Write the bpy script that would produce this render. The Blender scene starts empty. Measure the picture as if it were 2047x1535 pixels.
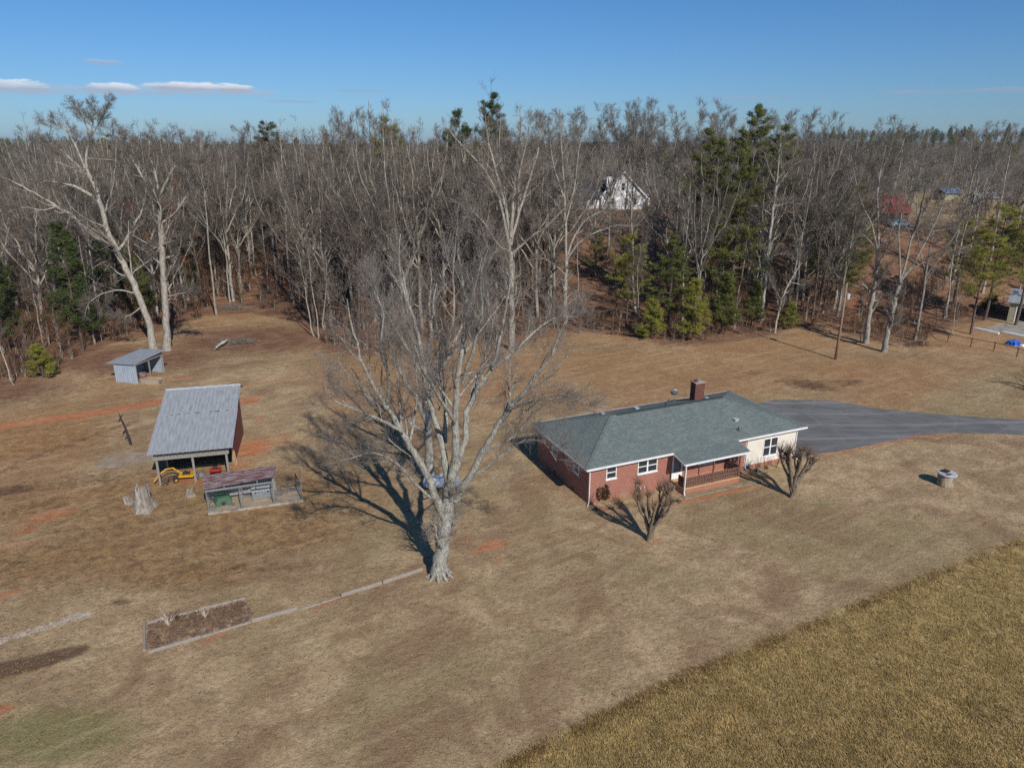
import bpy, math, random
import numpy as np
from math import sin, cos, radians, pi, atan2, sqrt
from mathutils import Vector, Matrix
rng = np.random.default_rng(7)
random.seed(7)
SC = bpy.context.scene
COL = SC.collection
# ------------------------------------------------------------------ camera geometry
PITCH = radians(18.8); F = 1419.0; CH = 26.0
def ray(px, py):
    u = (px-1023.5)/F; v = (767.5-py)/F
    return (u, cos(PITCH)+v*sin(PITCH), -(sin(PITCH)-v*cos(PITCH)))
def gz(px, py, z=0.0):
    r = ray(px, py); t = (z-CH)/r[2]; return (r[0]*t, r[1]*t)
def at(px, py, D):
    r = ray(px, py); t = D/r[1]; return (r[0]*t, D, CH+r[2]*t)
def project(x, y, z):
    zc = y*cos(PITCH)+(CH-z)*sin(PITCH); yc = (z-CH)*cos(PITCH)+y*sin(PITCH)
    return 1023.5+F*x/zc, 767.5-F*yc/zc
def sstep(a, b, x):
    t = np.clip((x-a)/(b-a), 0, 1); return t*t*(3-2*t)
def height(x, y):
    x = np.asarray(x, float); y = np.asarray(y, float)
    rgt = sstep(30, 75, x)
    lft = sstep(20, 70, -x)
    h = (1-rgt)*(1-lft)*10*sstep(118, 182, y) + rgt*9.8*sstep(109, 152, y) + (1-rgt)*lft*7*sstep(115, 210, y)
    far = sstep(230, 520, y)
    h = h + far*(1.8*np.sin(x/97+1)+1.5*np.sin(y/130+x/210)+.8*np.sin(x/41+y/63))
    h = h + sstep(430, 800, y)*(13*sstep(150, 380, x)+5*sstep(120, 300, -x)) - 4*sstep(260, 420, y)*(1-sstep(60, 200, np.abs(x)))
    return h
def hgt(x, y): return float(height(x, y))
def ground_hit(px, py):
    r = ray(px, py); lo, hi = 5.0, 900.0
    t = 20.0
    while t < 1200:
        if CH+r[2]*t < hgt(r[0]*t, r[1]*t): break
        t *= 1.02
    a, b = t/1.02, t
    for _ in range(30):
        m = (a+b)/2
        if CH+r[2]*m < hgt(r[0]*m, r[1]*m): b = m
        else: a = m
    return r[0]*a, r[1]*a, CH+r[2]*a
# ------------------------------------------------------------------ materials
def lin(c):
    return tuple(((v/255)/12.92 if v/255 <= .04045 else ((v/255+.055)/1.055)**2.4) for v in c)
def new_mat(name):
    m = bpy.data.materials.new(name); m.use_nodes = True
    nt = m.node_tree; b = nt.nodes['Principled BSDF']; return m, nt, b
class NB:
    def __init__(s, nt): s.nt = nt
    def n(s, t, **k):
        o = s.nt.nodes.new(t)
        for a, v in k.items():
            if a.startswith('i_'):
                key = a[2:].replace('_', ' ')
                o.inputs[key].default_value = v
            else: setattr(o, a, v)
        return o
    def l(s, a, b): s.nt.links.new(a, b)
    def noise(s, vec, scale, detail=4, rough=.6, dist=0.0):
        o = s.n('ShaderNodeTexNoise'); o.inputs['Scale'].default_value = scale
        o.inputs['Detail'].default_value = detail; o.inputs['Roughness'].default_value = rough
        o.inputs['Distortion'].default_value = dist
        if vec is not None: s.l(vec, o.inputs['Vector'])
        return o.outputs['Fac']
    def ramp(s, fac, a, b, ca=(0,0,0,1), cb=(1,1,1,1)):
        o = s.n('ShaderNodeValToRGB'); o.color_ramp.elements[0].position = a; o.color_ramp.elements[1].position = b
        o.color_ramp.elements[0].color = ca; o.color_ramp.elements[1].color = cb
        s.l(fac, o.inputs[0]); return o.outputs[0]
    def mix(s, fac, a, b, mode='MIX'):
        o = s.n('ShaderNodeMix', data_type='RGBA', blend_type=mode)
        for i, v in ((0, fac), (6, a), (7, b)):
            if hasattr(v, 'links') or hasattr(v, 'is_linked'): s.l(v, o.inputs[i])
            else: o.inputs[i].default_value = v if i == 0 else (tuple(v)+(1,))[:4]
        return o.outputs[2]
    def math(s, op, a, b=None, c=None):
        o = s.n('ShaderNodeMath', operation=op)
        for i, v in enumerate((a, b, c)):
            if v is None: continue
            if hasattr(v, 'is_linked'): s.l(v, o.inputs[i])
            else: o.inputs[i].default_value = v
        return o.outputs[0]
    def bump(s, h, dist, strength=1.0):
        o = s.n('ShaderNodeBump'); o.inputs['Distance'].default_value = dist; o.inputs['Strength'].default_value = strength
        s.l(h, o.inputs['Height']); return o.outputs[0]
def coord(nb, uv=False, scale=None, space='obj'):
    tc = nb.n('ShaderNodeTexCoord')
    out = tc.outputs['UV' if uv else 'Object']
    if space == 'world': out = nb.n('ShaderNodeNewGeometry').outputs['Position']
    if scale:
        mp = nb.n('ShaderNodeMapping'); mp.inputs['Scale'].default_value = scale
        nb.l(out, mp.inputs['Vector']); out = mp.outputs[0]
    return out
def simple(name, c1, c2=None, scale=3, rough=.8, metal=0, stretch=None, bump=0, bscale=20, uv=False, c3=None, s3=.7, t3=(.5,.62), varobj=0):
    """two-tone noise material; colours are sRGB 0-255 albedo"""
    m, nt, b = new_mat(name); nb = NB(nt)
    v = coord(nb, uv, stretch)
    c2 = c2 or tuple(x*.8 for x in c1)
    f = nb.noise(v, scale, 5, .65)
    col = nb.mix(nb.ramp(f, .35, .65), lin(c1), lin(c2))
    if c3:
        col = nb.mix(nb.ramp(nb.noise(v, s3, 4, .6), *t3), col, lin(c3))
    if varobj:
        oi = nb.n('ShaderNodeObjectInfo'); mr = nb.n('ShaderNodeMapRange')
        mr.inputs['To Min'].default_value = 1-varobj; mr.inputs['To Max'].default_value = 1+varobj
        nb.l(oi.outputs['Random'], mr.inputs['Value'])
        hs = nb.n('ShaderNodeHueSaturation'); nb.l(col, hs.inputs['Color']); nb.l(mr.outputs[0], hs.inputs['Value']); col = hs.outputs[0]
    nb.l(col, b.inputs['Base Color']); b.inputs['Roughness'].default_value = rough; b.inputs['Metallic'].default_value = metal
    if bump: nb.l(nb.bump(nb.noise(v, bscale, 4, .6), bump), b.inputs['Normal'])
    return m
def brick_mat(name, c1, c2, mortar, bw=.22, bh=.075, ms=.012, clay=False):
    m, nt, b = new_mat(name); nb = NB(nt); v = coord(nb, True)
    br = nb.n('ShaderNodeTexBrick'); nb.l(v, br.inputs['Vector'])
    br.inputs['Color1'].default_value = lin(c1)+(1,); br.inputs['Color2'].default_value = lin(c2)+(1,); br.inputs['Mortar'].default_value = lin(mortar)+(1,)
    br.inputs['Scale'].default_value = 1; br.inputs['Brick Width'].default_value = bw; br.inputs['Row Height'].default_value = bh
    br.inputs['Mortar Size'].default_value = ms; br.inputs['Mortar Smooth'].default_value = .2
    col = nb.mix(nb.math('MULTIPLY', nb.noise(v, 1.3, 3), .45), br.outputs[0], lin(tuple(x*.6 for x in c1)))
    if name == 'red_brick': col = nb.mix(nb.math('MULTIPLY', nb.noise(v, 5, 3, .7), .5), col, lin((176,112,94)))
    if clay:   # splashed red clay along the foot of the wall
        sx = nb.n('ShaderNodeSeparateXYZ'); nb.l(coord(nb), sx.inputs[0])
        k = nb.math('ADD', sx.outputs[2], nb.math('MULTIPLY', nb.noise(coord(nb), 2.5, 3), .5))
        col = nb.mix(nb.ramp(k, .3, .75, (.6,)*3+(1,), (0,0,0,1)), col, lin((170,112,84)))
    nb.l(col, b.inputs['Base Color']); b.inputs['Roughness'].default_value = .9
    nb.l(nb.bump(br.outputs['Fac'], -.006), b.inputs['Normal'])
    return m
def shingle_mat(name, c1, c2, c3):
    m, nt, b = new_mat(name); nb = NB(nt); v = coord(nb, True)
    br = nb.n('ShaderNodeTexBrick'); nb.l(v, br.inputs['Vector'])
    br.inputs['Color1'].default_value = lin(c1)+(1,); br.inputs['Color2'].default_value = lin(c2)+(1,); br.inputs['Mortar'].default_value = lin(tuple(x*.5 for x in c1))+(1,)
    br.inputs['Scale'].default_value = 1; br.inputs['Brick Width'].default_value = .33; br.inputs['Row Height'].default_value = .14
    br.inputs['Mortar Size'].default_value = .008; br.offset = .37; br.squash = .8
    n = nb.noise(v, 9, 3, .7)
    col = nb.mix(nb.ramp(n, .4, .6), br.outputs[0], lin(c3))
    mp = nb.n('ShaderNodeMapping'); mp.inputs['Scale'].default_value = (3.2, 7.2, 1); nb.l(v, mp.inputs[0])
    vo = nb.n('ShaderNodeTexVoronoi'); nb.l(mp.outputs[0], vo.inputs[0]); vo.inputs['Scale'].default_value = 1
    sp = nb.n('ShaderNodeSeparateColor'); nb.l(vo.outputs['Color'], sp.inputs[0])
    col = nb.mix(nb.ramp(sp.outputs[0], .35, .9, (0,0,0,1), (.75,.75,.75,1)), col, lin(tuple(min(255, x*1.2) for x in c1)))
    col = nb.mix(nb.math('MULTIPLY', nb.ramp(nb.noise(v, .5, 5, .7), .45, .65), .2), col, lin((72,80,76)))
    nb.l(col, b.inputs['Base Color']); b.inputs['Roughness'].default_value = .85
    nb.l(nb.bump(br.outputs['Fac'], -.01), b.inputs['Normal'])
    return m
def metal_sheet(name, base, rust, amt=(.55, .7), ribs=.2, rough=.45, metal=.3, streak=None, v_scale=.8, xs=6):
    """corrugated sheet: ribs run down the slope (uv v axis)"""
    m, nt, b = new_mat(name); nb = NB(nt); v = coord(nb, True)
    sx = nb.n('ShaderNodeSeparateXYZ'); nb.l(v, sx.inputs[0])
    w = nb.math('SINE', nb.math('MULTIPLY', sx.outputs[0], 2*pi/ribs))
    vs = coord(nb, True, (xs, v_scale, 1))
    st = nb.noise(vs, 1.2, 4, .65)
    col = nb.mix(nb.ramp(st, .3, .7), lin(base), lin(tuple(x*.78 for x in base)))
    col = nb.mix(nb.ramp(nb.noise(vs, .8, 5, .7), *amt), col, lin(rust))
    if streak: col = nb.mix(nb.math('MULTIPLY', nb.ramp(nb.noise(coord(nb, True, (.6, 3, 1)), 1.0, 4, .6), .5, .75), .6), col, lin(streak))
    col = nb.mix(nb.math('MULTIPLY', nb.ramp(w, .0, .6, (1,1,1,1), (0,0,0,1)), .12), col, lin(tuple(x*.6 for x in base)))
    nb.l(col, b.inputs['Base Color']); b.inputs['Roughness'].default_value = rough; b.inputs['Metallic'].default_value = metal
    nb.l(nb.bump(w, .008), b.inputs['Normal'])
    return m
def glass_mat(name, c=(30,36,44)):
    m, nt, b = new_mat(name); nb = NB(nt)
    col = nb.mix(nb.noise(coord(nb), 1.5, 2), lin(c), lin(tuple(x*1.6 for x in c)))
    nb.l(col, b.inputs['Base Color']); b.inputs['Roughness'].default_value = .08; b.inputs['Specular IOR Level'].default_value = .7
    return m
def leaf_mat(name, c1, c2, scale=.35, var=.2):
    m, nt, b = new_mat(name); nb = NB(nt)
    v = coord(nb, space='world')
    col = nb.mix(nb.ramp(nb.noise(v, scale, 3, .7), .35, .65), lin(c1), lin(c2))
    col = nb.mix(nb.ramp(nb.noise(v, 6, 2, .7), .4, .65), col, lin(tuple(x*.72 for x in c1)))
    nb.l(col, b.inputs['Base Color']); b.inputs['Roughness'].default_value = .75; b.inputs['Specular IOR Level'].default_value = .25
    tr = nb.n('ShaderNodeBsdfTranslucent'); nb.l(col, tr.inputs['Color'])
    ms = nb.n('ShaderNodeMixShader'); ms.inputs[0].default_value = .42
    out = nt.nodes['Material Output']; nb.l(b.outputs[0], ms.inputs[1]); nb.l(tr.outputs[0], ms.inputs[2]); nb.l(ms.outputs[0], out.inputs[0])
    return m
def bark_mat(name, c1, c2, lichen=None, scale=1.0, bump=.03, var=.0):
    m, nt, b = new_mat(name); nb = NB(nt)
    v = coord(nb, scale=(1, 1, .25)); vo = coord(nb)
    col = nb.mix(nb.ramp(nb.noise(v, 7*scale, 5, .7), .35, .62), lin(c1), lin(c2))
    if lichen: col = nb.mix(nb.math('MULTIPLY', nb.ramp(nb.noise(vo, 2.6, 6, .75), .48, .66), .6), col, lin(lichen))
    if var:
        oi = nb.n('ShaderNodeObjectInfo'); mr = nb.n('ShaderNodeMapRange'); mr.inputs['To Min'].default_value = 1-var; mr.inputs['To Max'].default_value = 1+var
        nb.l(oi.outputs['Random'], mr.inputs['Value']); hs = nb.n('ShaderNodeHueSaturation'); nb.l(col, hs.inputs['Color']); nb.l(mr.outputs[0], hs.inputs['Value']); col = hs.outputs[0]
    nb.l(col, b.inputs['Base Color']); b.inputs['Roughness'].default_value = .92; b.inputs['Specular IOR Level'].default_value = .2
    if bump: nb.l(nb.bump(nb.noise(v, 9*scale, 4, .7), bump), b.inputs['Normal'])
    return m
# ------------------------------------------------------------------ object helpers
def tag(o, label=None, cat=None, group=None, kind=None):
    if label: o['label'] = label
    if cat: o['category'] = cat
    if group: o['group'] = group
    if kind: o['kind'] = kind
    return o
def empty(name, loc=(0,0,0), rz=0.0, label=None, cat=None, group=None):
    o = bpy.data.objects.new(name, None); COL.objects.link(o); o.empty_display_size = .3
    o.location = loc; o.rotation_euler = (0, 0, rz)
    return tag(o, label, cat, group)
def link(name, me, mat=None, parent=None, loc=None):
    o = bpy.data.objects.new(name, me); COL.objects.link(o)
    if mat is not None and not me.materials: me.materials.append(mat)
    if parent is not None: o.parent = parent
    if loc is not None: o.location = loc
    return o
def auto_uv(me):
    uv = me.uv_layers.new(name='UVMap').data
    for p in me.polygons:
        n = p.normal
        if abs(n.z) > .995: U, V = Vector((1,0,0)), Vector((0,1,0))
        else:
            U = Vector((0,0,1)).cross(n).normalized(); V = n.cross(U).normalized()
        for li in p.loop_indices:
            co = me.vertices[me.loops[li].vertex_index].co
            uv[li].uv = (co.dot(U), co.dot(V))
class MB:
    def __init__(s): s.v = []; s.f = []
    def add(s, vs, fs):
        k = len(s.v); s.v += [tuple(v) for v in vs]; s.f += [tuple(i+k for i in f) for f in fs]; return s
    def box(s, a, b, rot=None, piv=None):
        x0,y0,z0 = a; x1,y1,z1 = b
        vs = [(x,y,z) for z in (z0,z1) for x,y in ((x0,y0),(x1,y0),(x1,y1),(x0,y1))]
        if rot is not None:
            c = Vector(piv) if piv else Vector(((x0+x1)/2,(y0+y1)/2,(z0+z1)/2))
            vs = [tuple(rot @ (Vector(v)-c)+c) for v in vs]
        return s.add(vs, [(0,3,2,1),(4,5,6,7),(0,1,5,4),(1,2,6,5),(2,3,7,6),(3,0,4,7)])
    def prism(s, pts, off):   # polygon pts (3d) extruded by off
        n = len(pts); o = Vector(off); P = [Vector(p) for p in pts]
        vs = P+[p+o for p in P]
        fs = [tuple(range(n))[::-1], tuple(range(n, 2*n))]+[(i,(i+1)%n,(i+1)%n+n,i+n) for i in range(n)]
        return s.add(vs, fs)
    def bar(s, p, q, w, h=None):
        h = h or w; p, q = Vector(p), Vector(q); d = (q-p).normalized()
        r = Vector((0,0,1)) if abs(d.z) < .95 else Vector((0,1,0))
        a = d.cross(r).normalized(); b = a.cross(d).normalized()
        c = [(-a*w/2-b*h/2),(a*w/2-b*h/2),(a*w/2+b*h/2),(-a*w/2+b*h/2)]
        return s.add([p+x for x in c]+[q+x for x in c], [(0,1,2,3),(7,6,5,4),(0,4,5,1),(1,5,6,2),(2,6,7,3),(3,7,4,0)])
    def tube(s, pts, r, n=8, cap=True):
        pts = [Vector(p) for p in pts]; rs = r if isinstance(r, (list, tuple)) else [r]*len(pts)
        vs = []; fs = []
        d0 = (pts[-1]-pts[0]).normalized() if (pts[-1]-pts[0]).length > 1e-6 else Vector((0,0,1))
        ref = Vector((0,0,1)) if abs(d0.z) < .9 else Vector((1,0,0))
        for i, p in enumerate(pts):
            d = (pts[min(i+1, len(pts)-1)]-pts[max(i-1, 0)]).normalized()
            a = d.cross(ref).normalized(); b = d.cross(a).normalized()
            for k in range(n):
                t = 2*pi*k/n; vs.append(p+a*cos(t)*rs[i]+b*sin(t)*rs[i])
        for i in range(len(pts)-1):
            for k in range(n):
                fs.append((i*n+k, i*n+(k+1)%n, (i+1)*n+(k+1)%n, (i+1)*n+k))
        if cap: fs.append(tuple(range(n))[::-1]); fs.append(tuple(range((len(pts)-1)*n, len(pts)*n)))
        return s.add(vs, fs)
    def lathe(s, prof, n=20, c=(0,0,0)):
        return s.tube([(c[0], c[1], c[2]+z) for r, z in prof], [r for r, z in prof], n)
    def build(s, name, mat, parent=None, loc=None, smooth=False, bevel=0):
        me = bpy.data.meshes.new(name); me.from_pydata(s.v, [], s.f); me.update()
        import bmesh
        bm = bmesh.new(); bm.from_mesh(me); bmesh.ops.recalc_face_normals(bm, faces=bm.faces)
        if bevel: bmesh.ops.bevel(bm, geom=bm.edges[:], offset=bevel, segments=1, affect='EDGES')
        bm.to_mesh(me); bm.free(); auto_uv(me)
        if smooth:
            for p in me.polygons: p.use_smooth = len(p.vertices) == 4
        return link(name, me, mat, parent, loc)
def np_mesh(name, V, Q, smooth=False):
    """fast mesh from vertex array and equal-sized faces (or list of arrays)"""
    Qs = Q if isinstance(Q, list) else [Q]
    me = bpy.data.meshes.new(name)
    me.vertices.add(len(V)); me.vertices.foreach_set('co', np.asarray(V, np.float32).ravel())
    idx = np.concatenate([q.ravel() for q in Qs]); sizes = np.concatenate([np.full(len(q), q.shape[1]) for q in Qs])
    me.loops.add(len(idx)); me.loops.foreach_set('vertex_index', idx.astype(np.int32))
    me.polygons.add(len(sizes)); st = np.concatenate([[0], np.cumsum(sizes)[:-1]])
    me.polygons.foreach_set('loop_start', st.astype(np.int32)); me.polygons.foreach_set('loop_total', sizes.astype(np.int32))
    if smooth: me.polygons.foreach_set('use_smooth', np.ones(len(sizes), bool))
    me.update(calc_edges=True); return me
def tubes(P, R, m):
    """P (N,k,3), R (N,k) -> verts, quads"""
    N, k, _ = P.shape
    T = np.gradient(P, axis=1); T /= np.linalg.norm(T, axis=2, keepdims=True)+1e-9
    ref = np.zeros((N, 1, 3)); ov = P[:, -1]-P[:, 0]; vert = np.abs(ov[:, 2]) > .8*np.linalg.norm(ov, axis=1)
    ref[vert, 0, 0] = 1; ref[~vert, 0, 2] = 1
    A = np.cross(T, np.broadcast_to(ref, T.shape)); A /= np.linalg.norm(A, axis=2, keepdims=True)+1e-9
    B = np.cross(T, A)
    th = np.arange(m)*2*pi/m
    V = P[:, :, None, :]+R[:, :, None, None]*(np.cos(th)[None, None, :, None]*A[:, :, None, :]+np.sin(th)[None, None, :, None]*B[:, :, None, :])
    base = (np.arange(N)*k*m)[:, None, None]+(np.arange(k-1)*m)[None, :, None]
    j = np.arange(m)[None, None, :]; j2 = (np.arange(m)+1) % m; j2 = j2[None, None, :]
    Q = np.stack([base+j, base+j2, base+m+j2, base+m+j], -1).reshape(-1, 4)
    return V.reshape(-1, 3), Q
def merge(parts):
    Vs, Qs, k = [], [], 0
    for V, Q in parts: Vs.append(V); Qs.append(Q+k); k += len(V)
    return np.concatenate(Vs), np.concatenate(Qs)
def kids(P, R, n, rg, ang=(45, 12), lr=.5, rr=.5, k=4, up=.2, wob=.08, f=(.3, 1), tip=.35, lmin=0, rmin=.006, lfall=.5):
    """grow n children along every polyline"""
    N, K, _ = P.shape
    L = np.linalg.norm(np.diff(P, axis=1), axis=2).sum(1)
    fr = (np.tile(np.linspace(f[0], f[1], n), (N, 1))+rg.normal(0, .5*(f[1]-f[0])/max(n, 2), (N, n))).clip(f[0]*.8, .99)
    s = fr*(K-1); i = np.minimum(s.astype(int), K-2); w = (s-i)[..., None]
    I = np.arange(N)[:, None]
    S = P[I, i]*(1-w)+P[I, i+1]*w
    Rs = R[I, i]*(1-w[..., 0])+R[I, i+1]*w[..., 0]
    T = P[I, i+1]-P[I, i]; T /= np.linalg.norm(T, axis=2, keepdims=True)+1e-9
    rv = rg.normal(size=T.shape); X = np.cross(T, rv); X /= np.linalg.norm(X, axis=2, keepdims=True)+1e-9
    a = np.radians(rg.normal(ang[0], ang[1], (N, n)))[..., None]
    D = T*np.cos(a)+X*np.sin(a)
    ln = (L[:, None]*lr*(1-lfall*fr)*rg.uniform(.65, 1.3, (N, n))).clip(lmin, None)
    r0 = (Rs*rr*rg.uniform(.75, 1.1, (N, n))).clip(rmin, None)
    N2 = N*n; S = S.reshape(N2, 3); D = D.reshape(N2, 3); ln = ln.reshape(N2); r0 = r0.reshape(N2)
    mk = (rg.random((N, n)) < (L/(L.mean()*.85))[:, None]).reshape(N2)
    if N > 3 and mk.sum() > 2: S, D, ln, r0 = S[mk], D[mk], ln[mk], r0[mk]; N2 = len(S)
    out = np.zeros((N2, k, 3)); out[:, 0] = S; d = D.copy(); st = ln/(k-1)
    for q in range(1, k):
        d = d+np.array([0, 0, up/(k-1)*1.5])+rg.normal(0, wob, d.shape); d /= np.linalg.norm(d, axis=1, keepdims=True)+1e-9
        out[:, q] = out[:, q-1]+d*st[:, None]
    RR = r0[:, None]*np.linspace(1, tip, k)[None, :]
    return out, RR.clip(.004, None)
def poly(pts, radii, k=12, wob=0, rg=rng):
    """resample a hand-laid limb into k points"""
    p = np.array(pts, float); d = np.concatenate([[0], np.cumsum(np.linalg.norm(np.diff(p, axis=0), axis=1))])
    t = np.linspace(0, d[-1], k); o = np.stack([np.interp(t, d, p[:, j]) for j in range(3)], 1)
    sm = o.copy(); sm[1:-1] = (o[:-2]+2*o[1:-1]+o[2:])/4
    if wob: sm[1:] += rg.normal(0, wob, (k-1, 3))
    r = np.interp(t, d, np.interp(np.linspace(0, 1, len(p)), np.linspace(0, 1, len(radii)), radii)) if len(radii) != len(p) else np.interp(t, d, radii)
    return sm[None], r[None]
# ------------------------------------------------------------------ palette
M = {}
M['bark'] = bark_mat('bark_grey', (168,161,149), (112,104,95), (168,166,152), var=.22)
M['bark_pale'] = bark_mat('bark_pale', (180,173,160), (128,120,110), (186,184,170), var=.1)
M['bark_big'] = bark_mat('bark_maple', (176,172,162), (106,101,95), (178,182,164), scale=1.6, bump=.08)
M['bark_dark'] = bark_mat('bark_dark', (112,98,86), (76,66,58), None, var=.15)
M['twig'] = bark_mat('twig_grey', (130,120,109), (100,91,82), None, bump=0, var=.22)
M['twig_big'] = bark_mat('twig_maple', (142,133,125), (112,103,97), None, bump=0)
M['twig_brown'] = bark_mat('twig_brown', (134,106,86), (106,82,66), None, bump=0, var=.2)
M['needle'] = leaf_mat('pine_needles', (138,140,72), (104,112,58), .25)
M['needle_lit'] = leaf_mat('yellow_green_needles', (182,176,84), (138,142,68), .4)  # yellow-green needle tone with sunlight brightened into the colour
M['needle_dark'] = leaf_mat('dark_needles', (104,116,66), (80,92,56), .3)
M['dead_leaf'] = leaf_mat('dead_leaves', (136,98,70), (108,74,54), .8)
M['orange_leaf'] = leaf_mat('orange_leaves', (178,92,42), (140,70,36), .8)
M['white'] = simple('white_paint', (228,228,226), (212,212,210), 2, .5)
M['cream'] = simple('cream_siding', (216,209,197), (202,195,183), 1.5, .7)
M['brick'] = brick_mat('red_brick', (160,90,70), (122,62,50), (176,150,136), clay=True)
M['brick_dark'] = brick_mat('chimney_brick', (122,62,50), (88,42,36), (116,92,82))
M['shingle'] = shingle_mat('green_grey_shingle', (94,103,100), (78,88,86), (110,118,115))
M['tin'] = metal_sheet('weathered_tin', (160,164,167), (116,118,120), (.52,.75), .34, .65, .0)
M['tin_flat'] = metal_sheet('smooth_tin', (156,161,167), (128,132,137), (.5,.8), .9, .65, .0)
M['tin_wall'] = metal_sheet('tin_wall', (186,200,214), (150,160,170), (.5,.8), .25, .5, .2)
M['tin_rust'] = metal_sheet('rusty_tin', (176,166,166), (112,58,46), (.44,.54), .22, .8, .0, v_scale=6, streak=(104,56,46), xs=1.2)
M['old_wood'] = simple('weathered_wood', (150,146,138), (112,106,98), 5, .9, stretch=(6,1,1), uv=True, bump=.01)
M['dark_wood'] = simple('dark_wood', (92,70,56), (66,50,42), 6, .85)
M['red_board'] = simple('red_brown_board', (112,54,44), (84,44,38), 5, .9, stretch=(6,1,1), uv=True)
M['rail_wood'] = simple('brown_rail', (118,84,74), (92,66,58), 6, .8)
M['deck'] = simple('tan_deck', (196,160,118), (180,142,100), 3, .8)
M['glass'] = glass_mat('window_glass')
M['galv'] = simple('galvanised_pipe', (160,164,164), (130,134,136), 8, .45, .5)
M['black'] = simple('black_iron', (34,32,32), (52,46,42), 6, .7)
M['concrete'] = simple('concrete', (166,158,146), (136,128,116), 2.2, .9, bump=.01, c3=(112,106,98), s3=.9)
M['conc_light'] = simple('concrete_lid', (178,182,186), (150,154,158), 3, .8)
M['asphalt'] = None
M['yellow'] = simple('yellow_paint', (214,160,30), (170,120,28), 5, .55)
M['red'] = simple('red_paint', (176,36,30), (130,30,26), 5, .55)
M['green'] = simple('green_plastic', (46,96,58), (34,74,46), 3, .6)
M['tank'] = simple('tank_white', (196,204,210), (172,180,188), 2, .45)
M['steel'] = simple('grey_steel', (170,176,180), (128,134,138), 6, .4, .5)
M['blue'] = simple('blue_tarp', (34,104,196), (24,76,160), 3, .6, bump=.05, bscale=3)
M['stump'] = simple('stump_wood', (168,160,150), (104,94,86), 3, .95, stretch=(4,4,.5), bump=.07, bscale=4, c3=(120,92,76), s3=1.3, t3=(.55,.75))
M['timber'] = simple('landscape_timber', (168,158,146), (120,110,100), 6, .95, stretch=(1,8,8), bump=.02)
M['mulch'] = simple('bed_mulch', (132,106,86), (92,74,62), 4, .95, bump=.09, bscale=7, c3=(160,132,106), s3=2.2)
M['pole'] = simple('utility_pole_wood', (146,118,98), (118,94,78), 4, .9, stretch=(4,4,.6))
M['bush'] = leaf_mat('bush_leaves', (64,70,30), (98,60,40), 3)
M['farm_white'] = simple('white_clapboard', (236,236,238), (218,220,224), 2, .6)
M['roof_dark'] = simple('dark_shingle', (62,64,72), (48,50,58), 4, .85)
M['roof_red'] = metal_sheet('red_tin', (150,58,50), (126,52,46), (.5,.8), .4, .55, .1)
M['khaki'] = simple('khaki_siding', (158,152,124), (140,134,108), 3, .8)
# ------------------------------------------------------------------ ground
def grid_axis(a, b, step, far_lo, far_hi, g=1.09):
    c = list(np.arange(a, b+1e-6, step)); s = step; x = b
    while x < far_hi: s *= g; x += s; c.append(x)
    s = step; x = a; lo = []
    while x > far_lo: s *= g; x -= s; lo.append(x)
    return np.array(lo[::-1]+c)
xs = grid_axis(-75, 75, .6, -4200, 4200); ys = grid_axis(18, 118, .6, -250, 5200)
GX, GY = np.meshgrid(xs, ys)
GZ = height(GX, GY)
V = np.stack([GX.ravel(), GY.ravel(), GZ.ravel()], 1)
nx, ny = len(xs), len(ys)
ii = (np.arange(ny-1)[:, None]*nx+np.arange(nx-1)[None, :]).ravel()
Q = np.stack([ii, ii+1, ii+nx+1, ii+nx], 1)
me = np_mesh('ground', V, Q, True)
X, Y = V[:, 0], V[:, 1]
def blob(cx, cy, rx, ry, a=0.0):
    c, s = cos(a), sin(a); dx, dy = X-cx, Y-cy
    return np.exp(-(((dx*c+dy*s)/rx)**2+((-dx*s+dy*c)/ry)**2))
def pblob(px, py, rx, ry, a=0.0):
    x, y = gz(px, py); return blob(x, y, rx, ry, radians(a))
def pstroke(pts, w):
    out = np.zeros_like(X); P = [gz(*p) for p in pts]
    for (x0, y0), (x1, y1) in zip(P, P[1:]):
        L2 = (x1-x0)**2+(y1-y0)**2; t = (((X-x0)*(x1-x0)+(Y-y0)*(y1-y0))/L2).clip(0, 1)
        d = np.hypot(X-x0-t*(x1-x0), Y-y0-t*(y1-y0)); out = np.maximum(out, np.exp(-(d/w)**2))
    return out
def attr(name, vals):
    a = me.color_attributes.new(name, 'FLOAT_COLOR', 'POINT')
    arr = np.zeros((len(X), 4), np.float32)
    for k, v in enumerate(vals): arr[:, k] = np.clip(v, 0, 1)
    arr[:, 3] = 1; a.data.foreach_set('color', arr.ravel())
# wood edge: depth (world y) of the first trees for a bearing x/y
EDGE_PX = [(-700,900),(-300,810),(0,765),(110,745),(180,700),(250,672),(400,632),(500,618),(600,640),(650,690),(740,700),(850,680),(1000,680),(1150,655),(1230,668),(1330,684),(1430,684),(1550,664),(1640,650),(1740,676),(1830,690),(1900,650),(2000,630),(2100,620),(2500,640),(3000,650)]
EB, ED = [], []
for p in EDGE_PX:
    x, y = gz(*p); EB.append(x/y); ED.append(y)
EB = np.array(EB); ED = np.array(ED); o_ = np.argsort(EB); EB, ED = EB[o_], ED[o_]
def edge(b): return np.interp(b, EB, ED)
bear = X/np.maximum(Y, 1)
dE = np.where(Y > 5, Y-edge(bear), -50)
nz = .5*np.sin(X*.31+np.sin(Y*.23)*2)+.5*np.sin(Y*.41+X*.17)
litter = sstep(-7, 3, dE+nz*2)
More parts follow.
